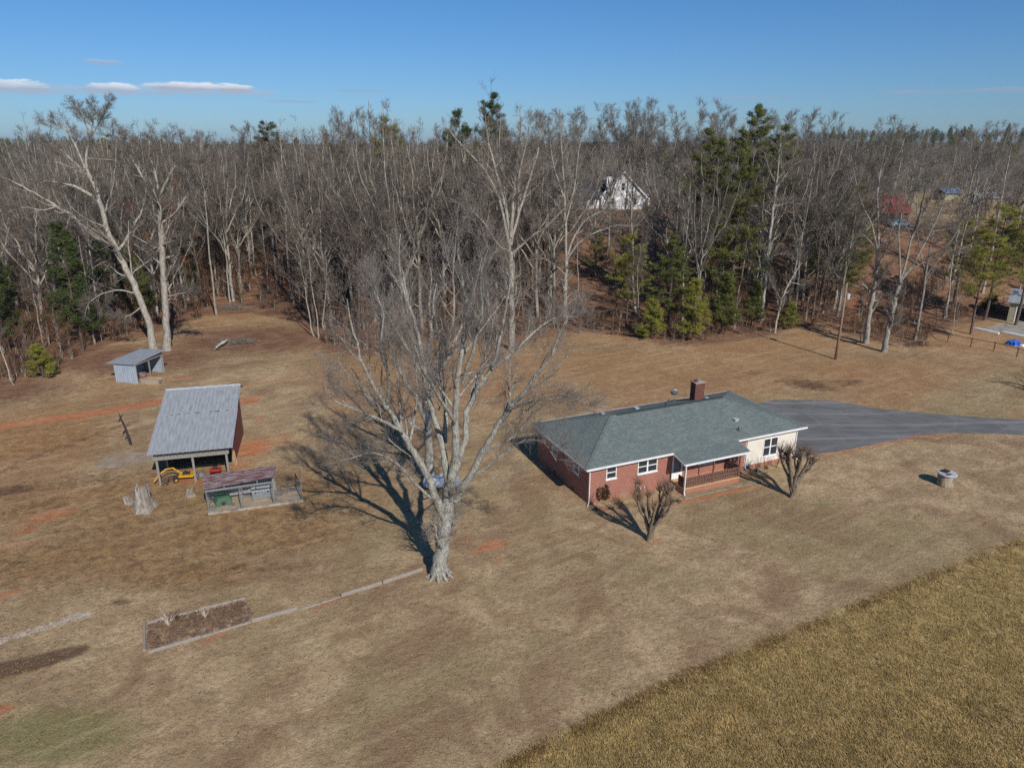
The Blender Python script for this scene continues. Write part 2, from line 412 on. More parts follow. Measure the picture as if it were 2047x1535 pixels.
# open field right of the farmhouse and the yards far behind
fieldR = np.exp(-((X-148)/62)**4)*sstep(142, 156, Y)*(1-sstep(232, 255, Y))
yardW = np.exp(-((X-22)/26)**4)*sstep(176, 186, Y)*(1-sstep(205, 220, Y))
litter = np.maximum(litter, .85*np.maximum.reduce([blob(-48,86,16,9), blob(-36,96,18,12), blob(-58,74,12,8), blob(-20,92,14,9)*.8, blob(8,92,20,5)*.6, blob(50,88,16,5)*.6]))
litter = litter*(1-.9*fieldR)*(1-.6*yardW)
clay = np.maximum.reduce([
  pstroke([(-100,870),(60,843),(200,825),(330,800)], 1.1),
  pstroke([(480,770),(560,762),(640,745)], .5)*.7,
  pblob(500,800,1.6,2.2)*.85, pblob(505,895,2.2,2.6,10)*.95, pblob(480,930,1.6,1.6)*.7, pblob(520,840,1,2)*.6,
  pblob(100,1030,2.2,1.2,30)*.8, pblob(50,1060,1.5,.8,30)*.7, pblob(985,1090,1.3,.9,30)*.9, pblob(950,1100,.8,.7)*.7, pblob(1000,1120,.6,.8)*.7, pblob(930,1075,.8,.6)*.6,
  pblob(1310,1082,.9,.45)*.8, pblob(1592,996,.6,.3)*.8, pstroke([(1640,912),(1740,893),(1830,872),(1900,868)], .45)*.75,
  pstroke([(1172,1008),(1200,1016),(1240,1020)], .4)*.8, pstroke([(1180,1010),(1110,985)], .4)*.6,
  pstroke([(1330,1008),(1420,992),(1510,972)], .35)*.9, pstroke([(1480,925),(1590,912)], .4)*.8,
  pblob(5,1420,1,.7)*.8, pblob(1180,1395,.4,.3)*.7, pblob(15,1187,1.2,.5,20)*.9,
  pblob(1730,620,6,9)*.5, pblob(1880,575,10,10)*.5, pblob(2040,690,6,2)*.6, pblob(2040,830,3,1)*.5,
  pstroke([(405,1284),(460,1262)], .3)*.8, pstroke([(610,1222),(670,1200)], .25)*.8, pstroke([(416,1030),(604,1004)], .3)*.7,
  pblob(620,940,2.6,1.4)*.45, pblob(760,840,2,2)*.4, pblob(940,940,1.5,1.5)*.5, pblob(1000,900,1.5,1.2)*.35, pblob(390,955,3,1.6,14)*.75, pblob(560,880,2.2,3)*.55, pblob(600,960,3,1.5)*.5, pblob(470,800,1.5,1.5)*.6, pblob(170,990,3,1,20)*.5, pblob(30,1090,3,1.2,20)*.55, pblob(830,800,2,2)*.4, pblob(760,960,2,2)*.4, pblob(240,870,3,1)*.35])
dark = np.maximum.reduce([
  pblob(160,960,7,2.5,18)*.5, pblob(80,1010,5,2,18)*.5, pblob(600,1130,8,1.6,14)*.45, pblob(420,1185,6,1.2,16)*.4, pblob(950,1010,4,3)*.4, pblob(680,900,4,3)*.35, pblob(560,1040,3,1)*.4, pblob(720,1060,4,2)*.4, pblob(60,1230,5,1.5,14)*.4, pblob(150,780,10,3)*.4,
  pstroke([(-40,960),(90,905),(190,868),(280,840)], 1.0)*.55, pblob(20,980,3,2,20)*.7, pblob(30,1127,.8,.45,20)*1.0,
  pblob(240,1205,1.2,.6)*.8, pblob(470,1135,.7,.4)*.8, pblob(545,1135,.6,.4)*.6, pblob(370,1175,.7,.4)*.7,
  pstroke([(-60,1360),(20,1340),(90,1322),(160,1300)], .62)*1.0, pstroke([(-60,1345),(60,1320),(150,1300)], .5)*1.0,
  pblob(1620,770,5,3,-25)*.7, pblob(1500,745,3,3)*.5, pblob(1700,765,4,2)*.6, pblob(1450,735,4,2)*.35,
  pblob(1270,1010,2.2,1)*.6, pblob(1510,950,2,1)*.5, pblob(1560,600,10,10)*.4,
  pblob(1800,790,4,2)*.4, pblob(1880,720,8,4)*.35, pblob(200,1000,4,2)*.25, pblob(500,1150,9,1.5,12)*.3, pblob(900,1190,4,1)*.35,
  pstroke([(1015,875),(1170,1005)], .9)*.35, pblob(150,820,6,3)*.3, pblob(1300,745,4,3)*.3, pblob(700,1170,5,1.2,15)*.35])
# golden rough grass beyond the mown line in the lower right
FB = np.array([gz(*p) for p in ((700,1665),(984,1535),(1180,1437),(1376,1342),(1712,1207),(2047,1073),(2300,975))])
_o = FB[0]-(FB[1]-FB[0])*6; _e = FB[-1]+(FB[-1]-FB[-2])*8; FB = np.vstack([_o, FB, _e])
def field_side(x, y):
    # signed distance, positive inside the rough field
    return (np.interp(x, FB[:, 0], FB[:, 1])-y)*.8
sd = field_side(X, Y)
field = sstep(-.25, .25, sd+.12*np.sin(X*3+Y))*(Y < 70)
green = np.maximum.reduce([pblob(120,1470,5,2.5)*.9, pblob(640,1290,3,2)*.5, pblob(800,1400,6,3)*.45, pblob(1160,1110,3,2)*.45, pblob(1090,1040,5,2.5)*.5,
  pblob(350,950,3,.8,14)*.6, pblob(470,960,1.5,.8)*.6, pblob(1410,860,3,1)*.2, pblob(1640,1010,.8,.4)*1.0, pblob(900,1300,5,2)*.35, pblob(1700,900,6,2)*.2, pblob(1440,1080,6,3)*.35,
  pblob(1350,1220,7,3)*.3, pblob(260,1380,5,2)*.3, pblob(590,1470,4,2)*.3])
gravel = np.maximum.reduce([pstroke([(-60,1302),(40,1268),(110,1247),(180,1224)], .36), pblob(150,1235,1.0,.5)*.6])
rough = np.maximum.reduce([pblob(560,1000,12,8)*.7, pblob(120,1120,10,4,14)*.8, pblob(700,900,8,8)*.5,pblob(250,1000,14,6,14)*.8, pblob(60,880,10,6)*.7, pblob(350,1080,11,3.5,14), pblob(560,1070,6,2.5,14), pblob(200,1050,8,3)*.7, pblob(80,1150,6,3)*.6, pblob(330,1140,8,3)*.7])
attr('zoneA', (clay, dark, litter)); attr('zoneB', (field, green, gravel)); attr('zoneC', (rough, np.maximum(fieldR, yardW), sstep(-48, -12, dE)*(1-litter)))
def ground_mat():
    m, nt, b = new_mat('ground_grass_and_clay'); nb = NB(nt)
    P = coord(nb, space='world')
    def A(n):
        a = nb.n('ShaderNodeAttribute', attribute_name=n); s = nb.n('ShaderNodeSeparateColor'); nb.l(a.outputs['Color'], s.inputs[0]); return s.outputs
    a, bz, c = A('zoneA'), A('zoneB'), A('zoneC')
    n_big = nb.noise(P, .07, 4, .6, .8); n_mid = nb.noise(P, .45, 6, .7, .5); n_fine = nb.noise(P, 3.2, 5, .75); n_x = nb.noise(P, 12, 4, .8)
    n_sm = nb.noise(P, 1.3, 6, .75, .6)
    def msk(z, lo=.42, hi=.6, amp=.75, n=None):
        k = nb.math('ADD', z, nb.math('MULTIPLY', nb.math('SUBTRACT', n if n is not None else n_sm, .5), amp)); return nb.ramp(k, lo, hi)
    straw, tan, olive, brown = lin((188,162,127)), lin((160,135,104)), lin((136,122,86)), lin((132,101,78))
    col = nb.mix(nb.ramp(n_mid, .42, .58), straw, tan)
    col = nb.mix(nb.math('MULTIPLY', nb.ramp(n_big, .44, .62), .6), col, olive)
    col = nb.mix(nb.math('MULTIPLY', nb.ramp(nb.noise(P, .16, 6, .65, 1.0), .47, .62), .75), col, brown)
    col = nb.mix(nb.math('MULTIPLY', nb.ramp(n_fine, .44, .66), .5), col, lin((104,88,64)))
    col = nb.mix(nb.math('MULTIPLY', nb.ramp(n_x, .5, .72), .55), col, lin((196,172,134)))
    col = nb.mix(nb.math('MULTIPLY', msk(bz[1], .4, .75), .6), col, lin((104,110,62)))
    tint = nb.mix(nb.ramp(n_sm, .38, .6), lin((166,132,88)), lin((112,84,60)))
    col = nb.mix(nb.math('MULTIPLY', msk(c[0], .25, .65, 1.0), .8), col, tint)
    pre = nb.mix(nb.ramp(n_sm, .38, .62), lin((172,130,88)), lin((140,102,70)))
    col = nb.mix(nb.math('MULTIPLY', msk(c[2], .35, .8, 1.1), .6), col, pre)
    lit = nb.mix(nb.ramp(n_fine, .38, .6), lin((138,100,76)), lin((92,70,56)))
    lit = nb.mix(nb.math('MULTIPLY', nb.ramp(n_mid, .45, .6), .6), lit, lin((146,112,86)))
    col = nb.mix(msk(a[2], .4, .7), col, lit)
    fld = nb.mix(nb.ramp(n_sm, .38, .6), lin((190,164,110)), lin((134,114,72)))
    fld = nb.mix(nb.math('MULTIPLY', nb.ramp(n_mid, .45, .65), .5), fld, lin((128,114,62)))
    fld = nb.mix(nb.math('MULTIPLY', nb.ramp(nb.noise(P, .3, 5, .65, .8), .5, .66), .3), fld, lin((150,112,70)))
    col = nb.mix(bz[0], col, fld)
    sy = nb.n('ShaderNodeSeparateXYZ'); nb.l(P, sy.inputs[0])
    col = nb.mix(nb.ramp(nb.math('DIVIDE', sy.outputs[1], 1000), .17, .26), col, nb.mix(nb.ramp(n_big, .4, .6), lin((112,100,88)), lin((92,90,72))))
    col = nb.mix(c[1], col, nb.mix(nb.ramp(n_mid, .4, .6), lin((176,150,112)), lin((142,122,88))))
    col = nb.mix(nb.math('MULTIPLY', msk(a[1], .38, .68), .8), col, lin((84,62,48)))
    cl = nb.mix(nb.ramp(n_sm, .35, .65), lin((196,124,86)), lin((168,102,70)))
    col = nb.mix(nb.math('MULTIPLY', msk(a[0], .36, .8, .9), .85), col, cl)
    col = nb.mix(nb.math('MULTIPLY', msk(bz[2], .42, .62, .5), .9), col, nb.mix(nb.ramp(n_fine, .4, .6), lin((200,188,172)), lin((160,142,122))))
    mpx = nb.n('ShaderNodeMapping'); mpr = nb.n('ShaderNodeMapping'); mpr.inputs['Rotation'].default_value = (0, 0, radians(-32)); nb.l(P, mpr.inputs[0]); mpx.inputs['Scale'].default_value = (.1, 1.3, 1); nb.l(mpr.outputs[0], mpx.inputs[0])
    stk = nb.noise(mpx.outputs[0], 1.0, 4, .6)
    col = nb.mix(nb.math('MULTIPLY', nb.ramp(stk, .52, .68), .2), col, lin((206,180,146)))
    col = nb.mix(nb.math('MULTIPLY', nb.ramp(stk, .3, .46, (1,1,1,1), (0,0,0,1)), .2), col, lin((112,92,70)))
    clump = nb.noise(P, 1.9, 5, .8, .8)
    col = nb.mix(nb.math('MULTIPLY', nb.ramp(clump, .3, .47, (1,1,1,1), (0,0,0,1)), .38), col, lin((96,78,58)))
    # scattered fallen leaves and bare specks
    vo = nb.n('ShaderNodeTexVoronoi'); vo.inputs['Scale'].default_value = 3.1; nb.l(P, vo.inputs['Vector'])
    spk = nb.math('MULTIPLY', nb.ramp(vo.outputs['Distance'], .08, .14, (1,1,1,1), (0,0,0,1)), nb.ramp(n_mid, .45, .6))
    col = nb.mix(nb.math('MULTIPLY', spk, .5), col, lin((204,176,130)))
    nb.l(col, b.inputs['Base Color']); b.inputs['Roughness'].default_value = .95; b.inputs['Specular IOR Level'].default_value = .1
    h = nb.math('ADD', nb.math('MULTIPLY', n_x, .35), nb.math('ADD', n_fine, nb.math('MULTIPLY', n_sm, 1.5)))
    nb.l(nb.bump(h, .1, .85), b.inputs['Normal'])
    return m
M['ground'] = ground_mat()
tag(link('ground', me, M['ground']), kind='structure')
# asphalt drive
def asphalt():
    m, nt, b = new_mat('driveway_asphalt'); nb = NB(nt); P = coord(nb, space='world')
    v = coord(nb, space='world', scale=(.5, 1.5, 1))
    col = nb.mix(nb.ramp(nb.noise(v, .35, 4, .6, 1.5), .4, .62), lin((82,82,83)), lin((104,104,104)))
    w = nb.n('ShaderNodeTexWave', wave_type='RINGS'); w.inputs['Scale'].default_value = .09; w.inputs['Distortion'].default_value = 7; w.inputs['Detail'].default_value = 2; w.inputs['Detail Scale'].default_value = .5
    nb.l(P, w.inputs['Vector'])
    col = nb.mix(nb.math('MULTIPLY', nb.ramp(w.outputs['Fac'], .9, .99), .5), col, lin((132,131,129)))
    col = nb.mix(nb.math('MULTIPLY', nb.ramp(nb.noise(P, .25, 3), .5, .7), .45), col, lin((64,64,66)))
    col = nb.mix(nb.math('MULTIPLY', nb.noise(P, 14, 3, .8), .3), col, lin((150,146,140)))
    vc = nb.n('ShaderNodeTexVoronoi', feature='DISTANCE_TO_EDGE'); vc.inputs['Scale'].default_value = .22; wv = nb.n('ShaderNodeVectorMath', operation='ADD'); nz2 = nb.n('ShaderNodeTexNoise'); nz2.inputs['Scale'].default_value = .6; nz2.inputs['Detail'].default_value = 5; nb.l(P, nz2.inputs['Vector']); nb.l(P, wv.inputs[0]); nb.l(nz2.outputs['Color'], wv.inputs[1]); nb.l(wv.outputs[0], vc.inputs['Vector'])
    col = nb.mix(nb.math('MULTIPLY', nb.ramp(vc.outputs['Distance'], .01, .03, (1,1,1,1), (0,0,0,1)), .15), col, lin((146,142,134)))
    nb.l(col, b.inputs['Base Color']); b.inputs['Roughness'].default_value = .85
    nb.l(nb.bump(nb.noise(P, 30, 3), .01), b.inputs['Normal']); return m
M['asphalt'] = asphalt()
drive_px = [(1590,914),(1639,907),(1671,903),(1720,894),(1767,884),(1839,870),(1875,866),(1911,865),(2047,869),(2300,882),(2700,905),(2700,868),(2300,851),(2047,840),(1960,834),(1874,828),(1800,821),(1740,815),(1700,806),(1674,803),(1640,800),(1615,800),(1580,799),(1545,800),(1516,806),(1480,815),(1490,850),(1540,880)]
pts = [gz(*p) for p in drive_px]; n = len(pts)
dpts = []
for i in range(n):
    (x0, y0), (x1, y1) = pts[i], pts[(i+1) % n]; L = math.hypot(x1-x0, y1-y0); k = max(1, int(L/.5))
    for j in range(k):
        t = j/k; dpts.append((x0+(x1-x0)*t+random.gauss(0,.035), y0+(y1-y0)*t+random.gauss(0,.05), .012))
me2 = bpy.data.meshes.new('driveway'); me2.from_pydata(dpts, [], [tuple(range(len(dpts)))]); me2.update()
if me2.polygons[0].normal.z < 0: me2.flip_normals()
tag(link('driveway', me2, M['asphalt']), kind='structure')
# pale trodden ash patch beside the barn
cx, cy = gz(247, 918)
pp = []
for k in range(48):
    t = 2*pi*k/48; rr_ = 1+.1*sin(3*t+1)+.06*sin(7*t); pp.append((cx+2.6*cos(t)*rr_*(1+.25*cos(t)), cy+1.55*sin(t)*rr_+.35*cos(t), .004))
me3 = bpy.data.meshes.new('gravel_patch'); me3.from_pydata(pp, [], [tuple(range(48))]); me3.update()
tag(link('gravel_patch', me3, simple('ash_gravel', (158,146,128), (128,114,98), 1.4, .95, bump=.03, c3=(148,122,96), s3=.6)), kind='structure')
# ------------------------------------------------------------------ brick ranch house (local: x along the front, y to the back)
HR = radians(23.3)
house = empty('brick_house', (5.76, 48.16, 0), HR, 'long low brick ranch house with grey green hip roof and front porch', 'house')
L, W, EZ, OV = 20.3, 8.9, 3.1, .5
RZ = 4.9
def part(mb, name, mat, parent=house, **k): return mb.build(name, mat, parent, **k)
def wall_pieces(mb, axis, fixed, thick, a, b, z0, z1, holes):
    """wall from a to b with rectangular holes [(a0,a1,z0,z1)]; butted boxes"""
    xs_ = sorted({a, b, *[h[0] for h in holes], *[h[1] for h in holes]})
    for p, q in zip(xs_, xs_[1:]):
        hs = sorted([h for h in holes if h[0] <= p+1e-6 and h[1] >= q-1e-6], key=lambda h: h[2])
        z = z0
        for h in hs+[None]:
            zt = h[2] if h else z1
            if zt-z > 1e-4:
                if axis == 'x': mb.box((p, min(fixed, fixed+thick), z), (q, max(fixed, fixed+thick), zt))
                else: mb.box((min(fixed, fixed+thick), p, z), (max(fixed, fixed+thick), q, zt))
            if h: z = h[3]
front_w = [(1.5, 2.4, 1.72, 2.78), (4.3, 6.1, 1.62, 2.78)]
door_h = (7.55, 8.6, .5, 2.6)
pic_h = (9.6, 10.6, 1.5, 2.7)
small_h = (12.55, 13.35, 1.6, 2.75)
SX = 14.85
mb = MB()
wall_pieces(mb, 'x', 0, .2, 0, SX, -.3, EZ-.02, front_w+[door_h, small_h, (10.1, 11.5, 1.35, 2.6)])
part(mb, 'front_wall', M['brick'])
side_w = [(1.5, 2.4, 1.72, 2.78), (5.2, 6.1, 1.72, 2.78)]
mb = MB(); wall_pieces(mb, 'y', 0, .2, .2, W, -.3, EZ-.02, side_w)
part(mb, 'side_wall', M['brick'])
mb = MB().box((.2, W-.2, -.3), (L, W, EZ-.02)).box((L-.2, .2, -.3), (L, W-.2, EZ-.02)); part(mb, 'rear_wall', M['brick'])
mb = MB(); wall_pieces(mb, 'x', 0, .2, SX, L, .35, EZ-.02, [(16.7, 18.25, .85, 2.5)])
part(mb, 'siding_wall', M['cream'])
mb = MB().box((SX, -.01, -.3), (L, .2, .35)); part(mb, 'foundation', M['brick'])
part(MB().box((.25, .25, .3), (L-.25, W-.25, .42)), 'inner_floor', M['dark_wood'])
# windows: frame ring, panes and sill
def window(parent, axis, a0, a1, z0, z1, depth, out, bays=1, sill=True):
    f = MB(); w = .07
    def bx(p0, q0, p1, q1, d0, d1):
        if axis == 'x': f.box((p0, d0, q0), (p1, d1, q1))
        else: f.box((d0, p0, q0), (d1, p1, q1))
    d0, d1 = (depth-.04, depth+.08)
    bx(a0-.0, z0, a0+w, z1, d0, d1); bx(a1-w, z0, a1, z1, d0, d1); bx(a0+w, z0, a1-w, z0+w, d0, d1); bx(a0+w, z1-w, a1-w, z1, d0, d1)
    step = (a1-a0)/bays
    for k in range(1, bays): bx(a0+k*step-.06, z0+w, a0+k*step+.06, z1-w, d0+.01, d1-.01)
    zm = (z0+z1)/2
    fr = f
    for k in range(bays):
        lo = a0+k*step+(w if k == 0 else .06); hi = a0+(k+1)*step-(w if k == bays-1 else .06)
        bx(lo, zm-.03, hi, zm+.03, d0+.015, d1-.02)
    fo = f.build('window', M['white'], parent)
    for k in range(bays):
        p = MB(); lo = a0+k*step+(w if k == 0 else .06); hi = a0+(k+1)*step-(w if k == bays-1 else .06)
        for za, zb in ((z0+w, zm-.03), (zm+.03, z1-w)):
            if axis == 'x': p.box((lo, depth+.035, za), (hi, depth+.045, zb))
            else: p.box((depth+.035, lo, za), (depth+.045, hi, zb))
        p.build('pane', M['glass'], fo)
    if sill:
        s = MB()
        if axis == 'x': s.box((a0-.06, depth-.09, z0-.07), (a1+.06, depth-.003, z0-.002))
        else: s.box((depth-.09, a0-.06, z0-.07), (depth-.003, a1+.06, z0-.002))
        s.build('sill', M['white'], fo)
    return fo
for h in front_w: window(house, 'x', *h, 0, -1, 2 if h[1]-h[0] > 1.2 else 1)
window(house, 'x', *small_h, 0, -1); window(house, 'x', 10.1, 11.5, 1.35, 2.6, 0, -1, 2)
for h in side_w: window(house, 'y', *h, 0, -1)
window(house, 'x', 16.7, 18.25, .85, 2.5, 0, -1, 2)
# front door with storm glass
d = part(MB().box((7.56, .02, .5), (7.7, .12, 2.59)).box((8.45, .02, .5), (8.59, .12, 2.59)).box((7.7, .02, 2.45), (8.45, .12, 2.59)).box((7.7, .03, .5), (8.45, .1, 1.05)), 'door', M['white'])
MB().box((7.7, .05, 1.05), (8.45, .06, 2.45)).build('door_glass', simple('storm_glass', (120,132,136), (84,98,104), 1.5, .12), d)
MB().box((8.36, -.01, 1.4), (8.41, .04, 1.55)).build('handle', M['black'], d)
# hip roof: thick sheet with the porch extension on its front slope
E0, E1, F0, F1 = -OV, L+OV, -OV, W+OV
half = (F1-F0)/2; ry = (F0+F1)/2; sl = (RZ-EZ-.06)/half
zt = EZ+.06
A_, B_, C_, D_ = (E0,F0,zt), (E1,F0,zt), (E1,F1,zt), (E0,F1,zt)
R0, R1 = (E0+half, ry, RZ), (E1-half, ry, RZ)
PX0, PX1, PT, PZ = 7.15, 13.45, -2.05, 2.76
pe0, pe1 = (PX0, F0, zt), (PX1, F0, zt); po0, po1 = (PX0, PT, PZ+.06), (PX1, PT, PZ+.06)
top = [A_, B_, C_, D_, R0, R1, pe0, pe1, po0, po1]
th = .07
vs = top+[(x, y, z-th) for x, y, z in top]
fc = [(0, 6, 7, 1, 5, 4), (1, 2, 5), (2, 3, 4, 5), (3, 0, 4), (6, 8, 9, 7)]
fb = [tuple(i+10 for i in f)[::-1] for f in fc]
rim = [(0,6),(6,8),(8,9),(9,7),(7,1),(1,2),(2,3),(3,0)]
fr = [(a, b, b+10, a+10) for a, b in rim]
mb = MB().add(vs, fc+fb+fr)
roof = mb.build('roof', M['shingle'], house)
# ridge and hip caps + ridge vent
def capbar(mb, p, q, w=.26, h=.03):
    mb.bar(Vector(p)+Vector((0,0,.012)), Vector(q)+Vector((0,0,.012)), w, h)
for a_, b_ in ((A_,R0),(D_,R0),(B_,R1),(C_,R1)):
    mb = MB(); capbar(mb, a_, b_); mb.build('hip_cap', M['shingle'], roof)
mb = MB().box((R0[0]+.5, ry-.16, RZ-.03), (R1[0]-.2, ry+.16, RZ+.035)); mb.build('ridge_vent', simple('vent_shingle', (62,72,70), (48,56,54), 4, .9), roof)
def rz_(y): return zt+(min(y-F0, F1-y))*sl
for (x, y, s_, h_, mt) in [(8.1,6.3,.3,.14,'conc_light'),(5.0,6.7,.26,.12,'conc_light'),(14.6,5.2,.22,.1,'conc_light'),(14.9,1.6,.34,.1,'conc_light')]:
    z = rz_(y)
    MB().prism([(x-s_/2,y-s_/2,z-.05),(x+s_/2,y-s_/2,z-.05),(x+s_/2,y+s_/2,z-.05),(x-s_/2,y+s_/2,z-.05)], (0,0,.05+h_)).prism([(x-s_*.65,y-s_*.65,z+h_),(x+s_*.65,y-s_*.65,z+h_),(x+s_*.65,y+s_*.65,z+h_),(x-s_*.65,y+s_*.65,z+h_)], (0,0,.03)).build('roof_vent', M[mt], roof)
for (x, y) in [(4.4,7.1),(10.6,5.6),(14.25,.45)]:
    z = rz_(y); MB().tube([(x,y,z-.05),(x,y,z+.28)], .05, 10).lathe([(.12,0),(.06,.1)], 10, (x,y,z)).build('vent_pipe', M['black'], roof)
# fascia, gutter, soffit
for nm_, segs in (('gutter', [((E0,F0),(PX0,F0),zt),((PX1,F0),(E1,F0),zt),((E0,F1),(E1,F1),zt)]), ('fascia', [((E0,F0),(E0,F1),zt),((E1,F0),(E1,F1),zt)])):
    for (x0,y0),(x1,y1),z in segs:
        mb = MB()
        if nm_ == 'gutter':
            s_ = -1 if y0 < 1 else 1
            mb.box((x0, min(y0+s_*.002, y0+s_*.11), z-.15), (x1, max(y0+s_*.002, y0+s_*.11), z-.02))
        else:
            s_ = -1 if x0 < 1 else 1
            mb.box((min(x0+s_*.002, x0+s_*.03), y0, z-.17), (max(x0+s_*.002, x0+s_*.03), y1, z-.01))
        mb.build(nm_, M['white'], roof)
MB().box((PX0, PT-.112, PZ-.08), (PX1, PT-.002, PZ+.045)).build('gutter', M['white'], roof)
mb = MB()
for xx in (PX0-.032, PX1+.002): MB().prism([(xx,PT,PZ-.08),(xx,F0,zt-.15),(xx,F0,zt-.02),(xx,PT,PZ+.04)], (.03,0,0)).build('fascia', M['white'], roof)
MB().box((E0+.02, F0+.02, EZ-.1), (E1-.02, -.005, EZ-.08)).box((E0+.02, W+.005, EZ-.1), (E1-.02, F1-.02, EZ-.08)).box((E0+.02, 0, EZ-.1), (-.005, W, EZ-.08)).box((L+.005, 0, EZ-.1), (E1-.02, W, EZ-.08)).build('soffit', M['white'], roof)
# chimney
cxh, cyh = 14.25, 6.1
ch = part(MB().box((cxh-.5, cyh-.35, 3.9), (cxh+.5, cyh+.35, 5.95)), 'chimney', M['brick_dark'])
MB().box((cxh-.56, cyh-.41, 5.95), (cxh+.56, cyh+.41, 6.03)).build('chimney_cap', M['concrete'], ch)
MB().lathe([(.16,0),(.15,.16)], 12, (cxh-.18, cyh, 6.03)).build('flue', M['brick_dark'], ch)
# satellite dish on its mast
ds = empty('satellite_dish', (13.1, 7.8, rz_(7.8))); ds.parent = house
MB().tube([(0,0,-.05),(0,0,.75)], .025, 8).bar((0,0,.4),(.3,.1,.0),.02).build('mast', M['steel'], ds)
mb = MB(); ringv = []; n_ = 20
R_ = Matrix.Rotation(radians(62), 3, 'X'); R_ = Matrix.Rotation(radians(150), 3, 'Z') @ R_
vs = [tuple(R_ @ Vector((0,0,0))+Vector((0,0,.8)))]
for j, (r_, zz) in enumerate([(.15,.02),(.28,.07),(.36,.12),(.35,.13)]):
    for k in range(n_):
        t = 2*pi*k/n_; vs.append(tuple(R_ @ Vector((r_*cos(t), r_*1.1*sin(t), zz))+Vector((0,0,.8))))
fs = [(0, 1+(k+1)%n_, 1+k) for k in range(n_)]+[(1+j*n_+k, 1+j*n_+(k+1)%n_, 1+(j+1)*n_+(k+1)%n_, 1+(j+1)*n_+k) for j in range(3) for k in range(n_)]
MB().add(vs, fs).build('dish', M['steel'], ds, smooth=True)
MB().tube([tuple(R_ @ Vector((0,-.36,.12))+Vector((0,0,.8))), tuple(R_ @ Vector((0,-.1,.45))+Vector((0,0,.8)))], .015, 6).build('feed_arm', M['steel'], ds)
# downspouts
def downspout(x, y, ztop, foot):
    part(MB().tube([(x,F0-.06 if y < -.4 else y-.45,ztop),(x,y-.04,ztop-.3),(x,y-.04,.25),(x+foot[0]*.15,y-.1,.12),(x+foot[0],y+foot[1],.06)], .045, 8), 'downspout', M['white'])
downspout(.06, -.02, EZ-.05, (-.35,-.45)); downspout(SX+.1, -.02, EZ-.05, (.1,-.5)); downspout(L-.06, -.02, EZ-.05, (.35,-.4))
# porch
PY = -1.65; p0, p1 = 7.55, 12.95
part(MB().box((p0, PY, -.1), (p1, -.003, .42)), 'porch_base', M['brick'])
part(MB().box((p0-.05, PY-.06, .42), (p1+.05, -.004, .49)), 'porch_floor', M['deck'])
for x in (p0+.06, 10.3, p1-.06):
    part(MB().box((x-.05, PY-.02, .49), (x+.05, PY+.08, PZ-.02+.02)), 'porch_post', M['white'] if x < 8 else M['rail_wood'])
part(MB().box((PX0+.1, PY-.06, PZ-.16), (PX1-.1, PY+.1, PZ-.02)), 'porch_beam', M['white'])
part(MB().tube([(p0-.02,PT-.06,PZ-.06),(p0-.02,PY-.14,PZ-.3),(p0-.02,PY-.14,.2),(p0-.1,PY-.35,.06)], .045, 8), 'downspout', M['white'])
def railing(P, Q, n):
    mb = MB(); P = Vector(P); Q = Vector(Q)
    for z in (.62, 1.0, 1.36): mb.bar(P+Vector((0,0,z)), Q+Vector((0,0,z)), .05, .07)
    for k in range(n+1):
        c = P.lerp(Q, k/n); mb.bar(c+Vector((0,0,.58)), c+Vector((0,0,1.34)), .09, .03) if k % 1 == 0 else 0
    return part(mb, 'railing', M['rail_wood'])
def fancy_rail():
    mb = MB(); a, b = p0+.12, p1-.12
    for z0_, z1_ in ((.56,.64),(.9,.98),(1.28,1.38)): mb.box((a, PY, z0_), (b, PY+.05, z1_))
    n = 30
    for k in range(n+1):
        x = a+(b-a)*k/n
        mb.box((x-.035 if k else x, PY+.005, .64), (x+.035 if k < n else x, PY+.045, .9)); mb.box((x-.045 if k else x, PY+.005, .98), (x+.045 if k < n else x, PY+.045, 1.28))
    part(mb, 'railing', M['rail_wood'])
fancy_rail()
railing((p0+.03, PY+.1, 0), (p0+.03, -.9, 0), 6); railing((p1-.03, PY+.1, 0), (p1-.03, -.02, 0), 11)
part(MB().box((p0-.5, -.75, -.05), (p0-.052, -.05, .2)).box((p0-.28, -.74, .2), (p0-.052, -.06, .34)), 'porch_step', M['concrete'])
# foundation vents
for x in (2.9, 6.6): part(MB().box((x, -.012, .12), (x+.38, .0, .3)), 'foundation_vent', M['steel'])
for y in (2.2, 5.4): part(MB().box((-.012, y, .12), (0, y+.38, .3)), 'foundation_vent', M['dark_wood'])
for x in (4.6, 4.95): part(MB().tube([(x,-.02,.5),(x,-.14,.48),(x,-.16,.36)], .03, 8), 'wall_outlet', M['white'])
# low bed edging in front of the porch
HM = Matrix.Translation((5.76, 48.16, 0)) @ Matrix.Rotation(HR, 4, 'Z')
def H(x, y, z=0): return tuple(HM @ Vector((x, y, z)))
wk = empty('front_walk', H(7.2, -2.35), HR, 'low concrete walk strip along the foot of the brick porch', 'walk')
MB().box((0, 0, -.05), (7.6, .5, .06)).build('slab', simple('mossy_walk', (150,134,108), (112,98,82), 2, .95, bump=.01), wk, bevel=.01)
# hose reel on the brick wall
hr = empty('hose_reel', H(13.75, -.12, 1.35), HR, 'coiled black garden hose hung on the brick wall right of the porch', 'hose')
mb = MB()
for r_ in (.2, .24, .28, .32):
    mb.tube([(r_*cos(2*pi*k/20), .02*sin(k*1.7), r_*1.25*sin(2*pi*k/20)) for k in range(21)], .022, 6, False)
mb.tube([(.2,0,-.3),(.26,-.02,-.7),(.18,-.05,-1.1)], .02, 6); mb.build('hose', M['black'], hr)
MB().box((-.14,.02,-.12),(.14,.11,.16)).build('bracket', M['black'], hr)
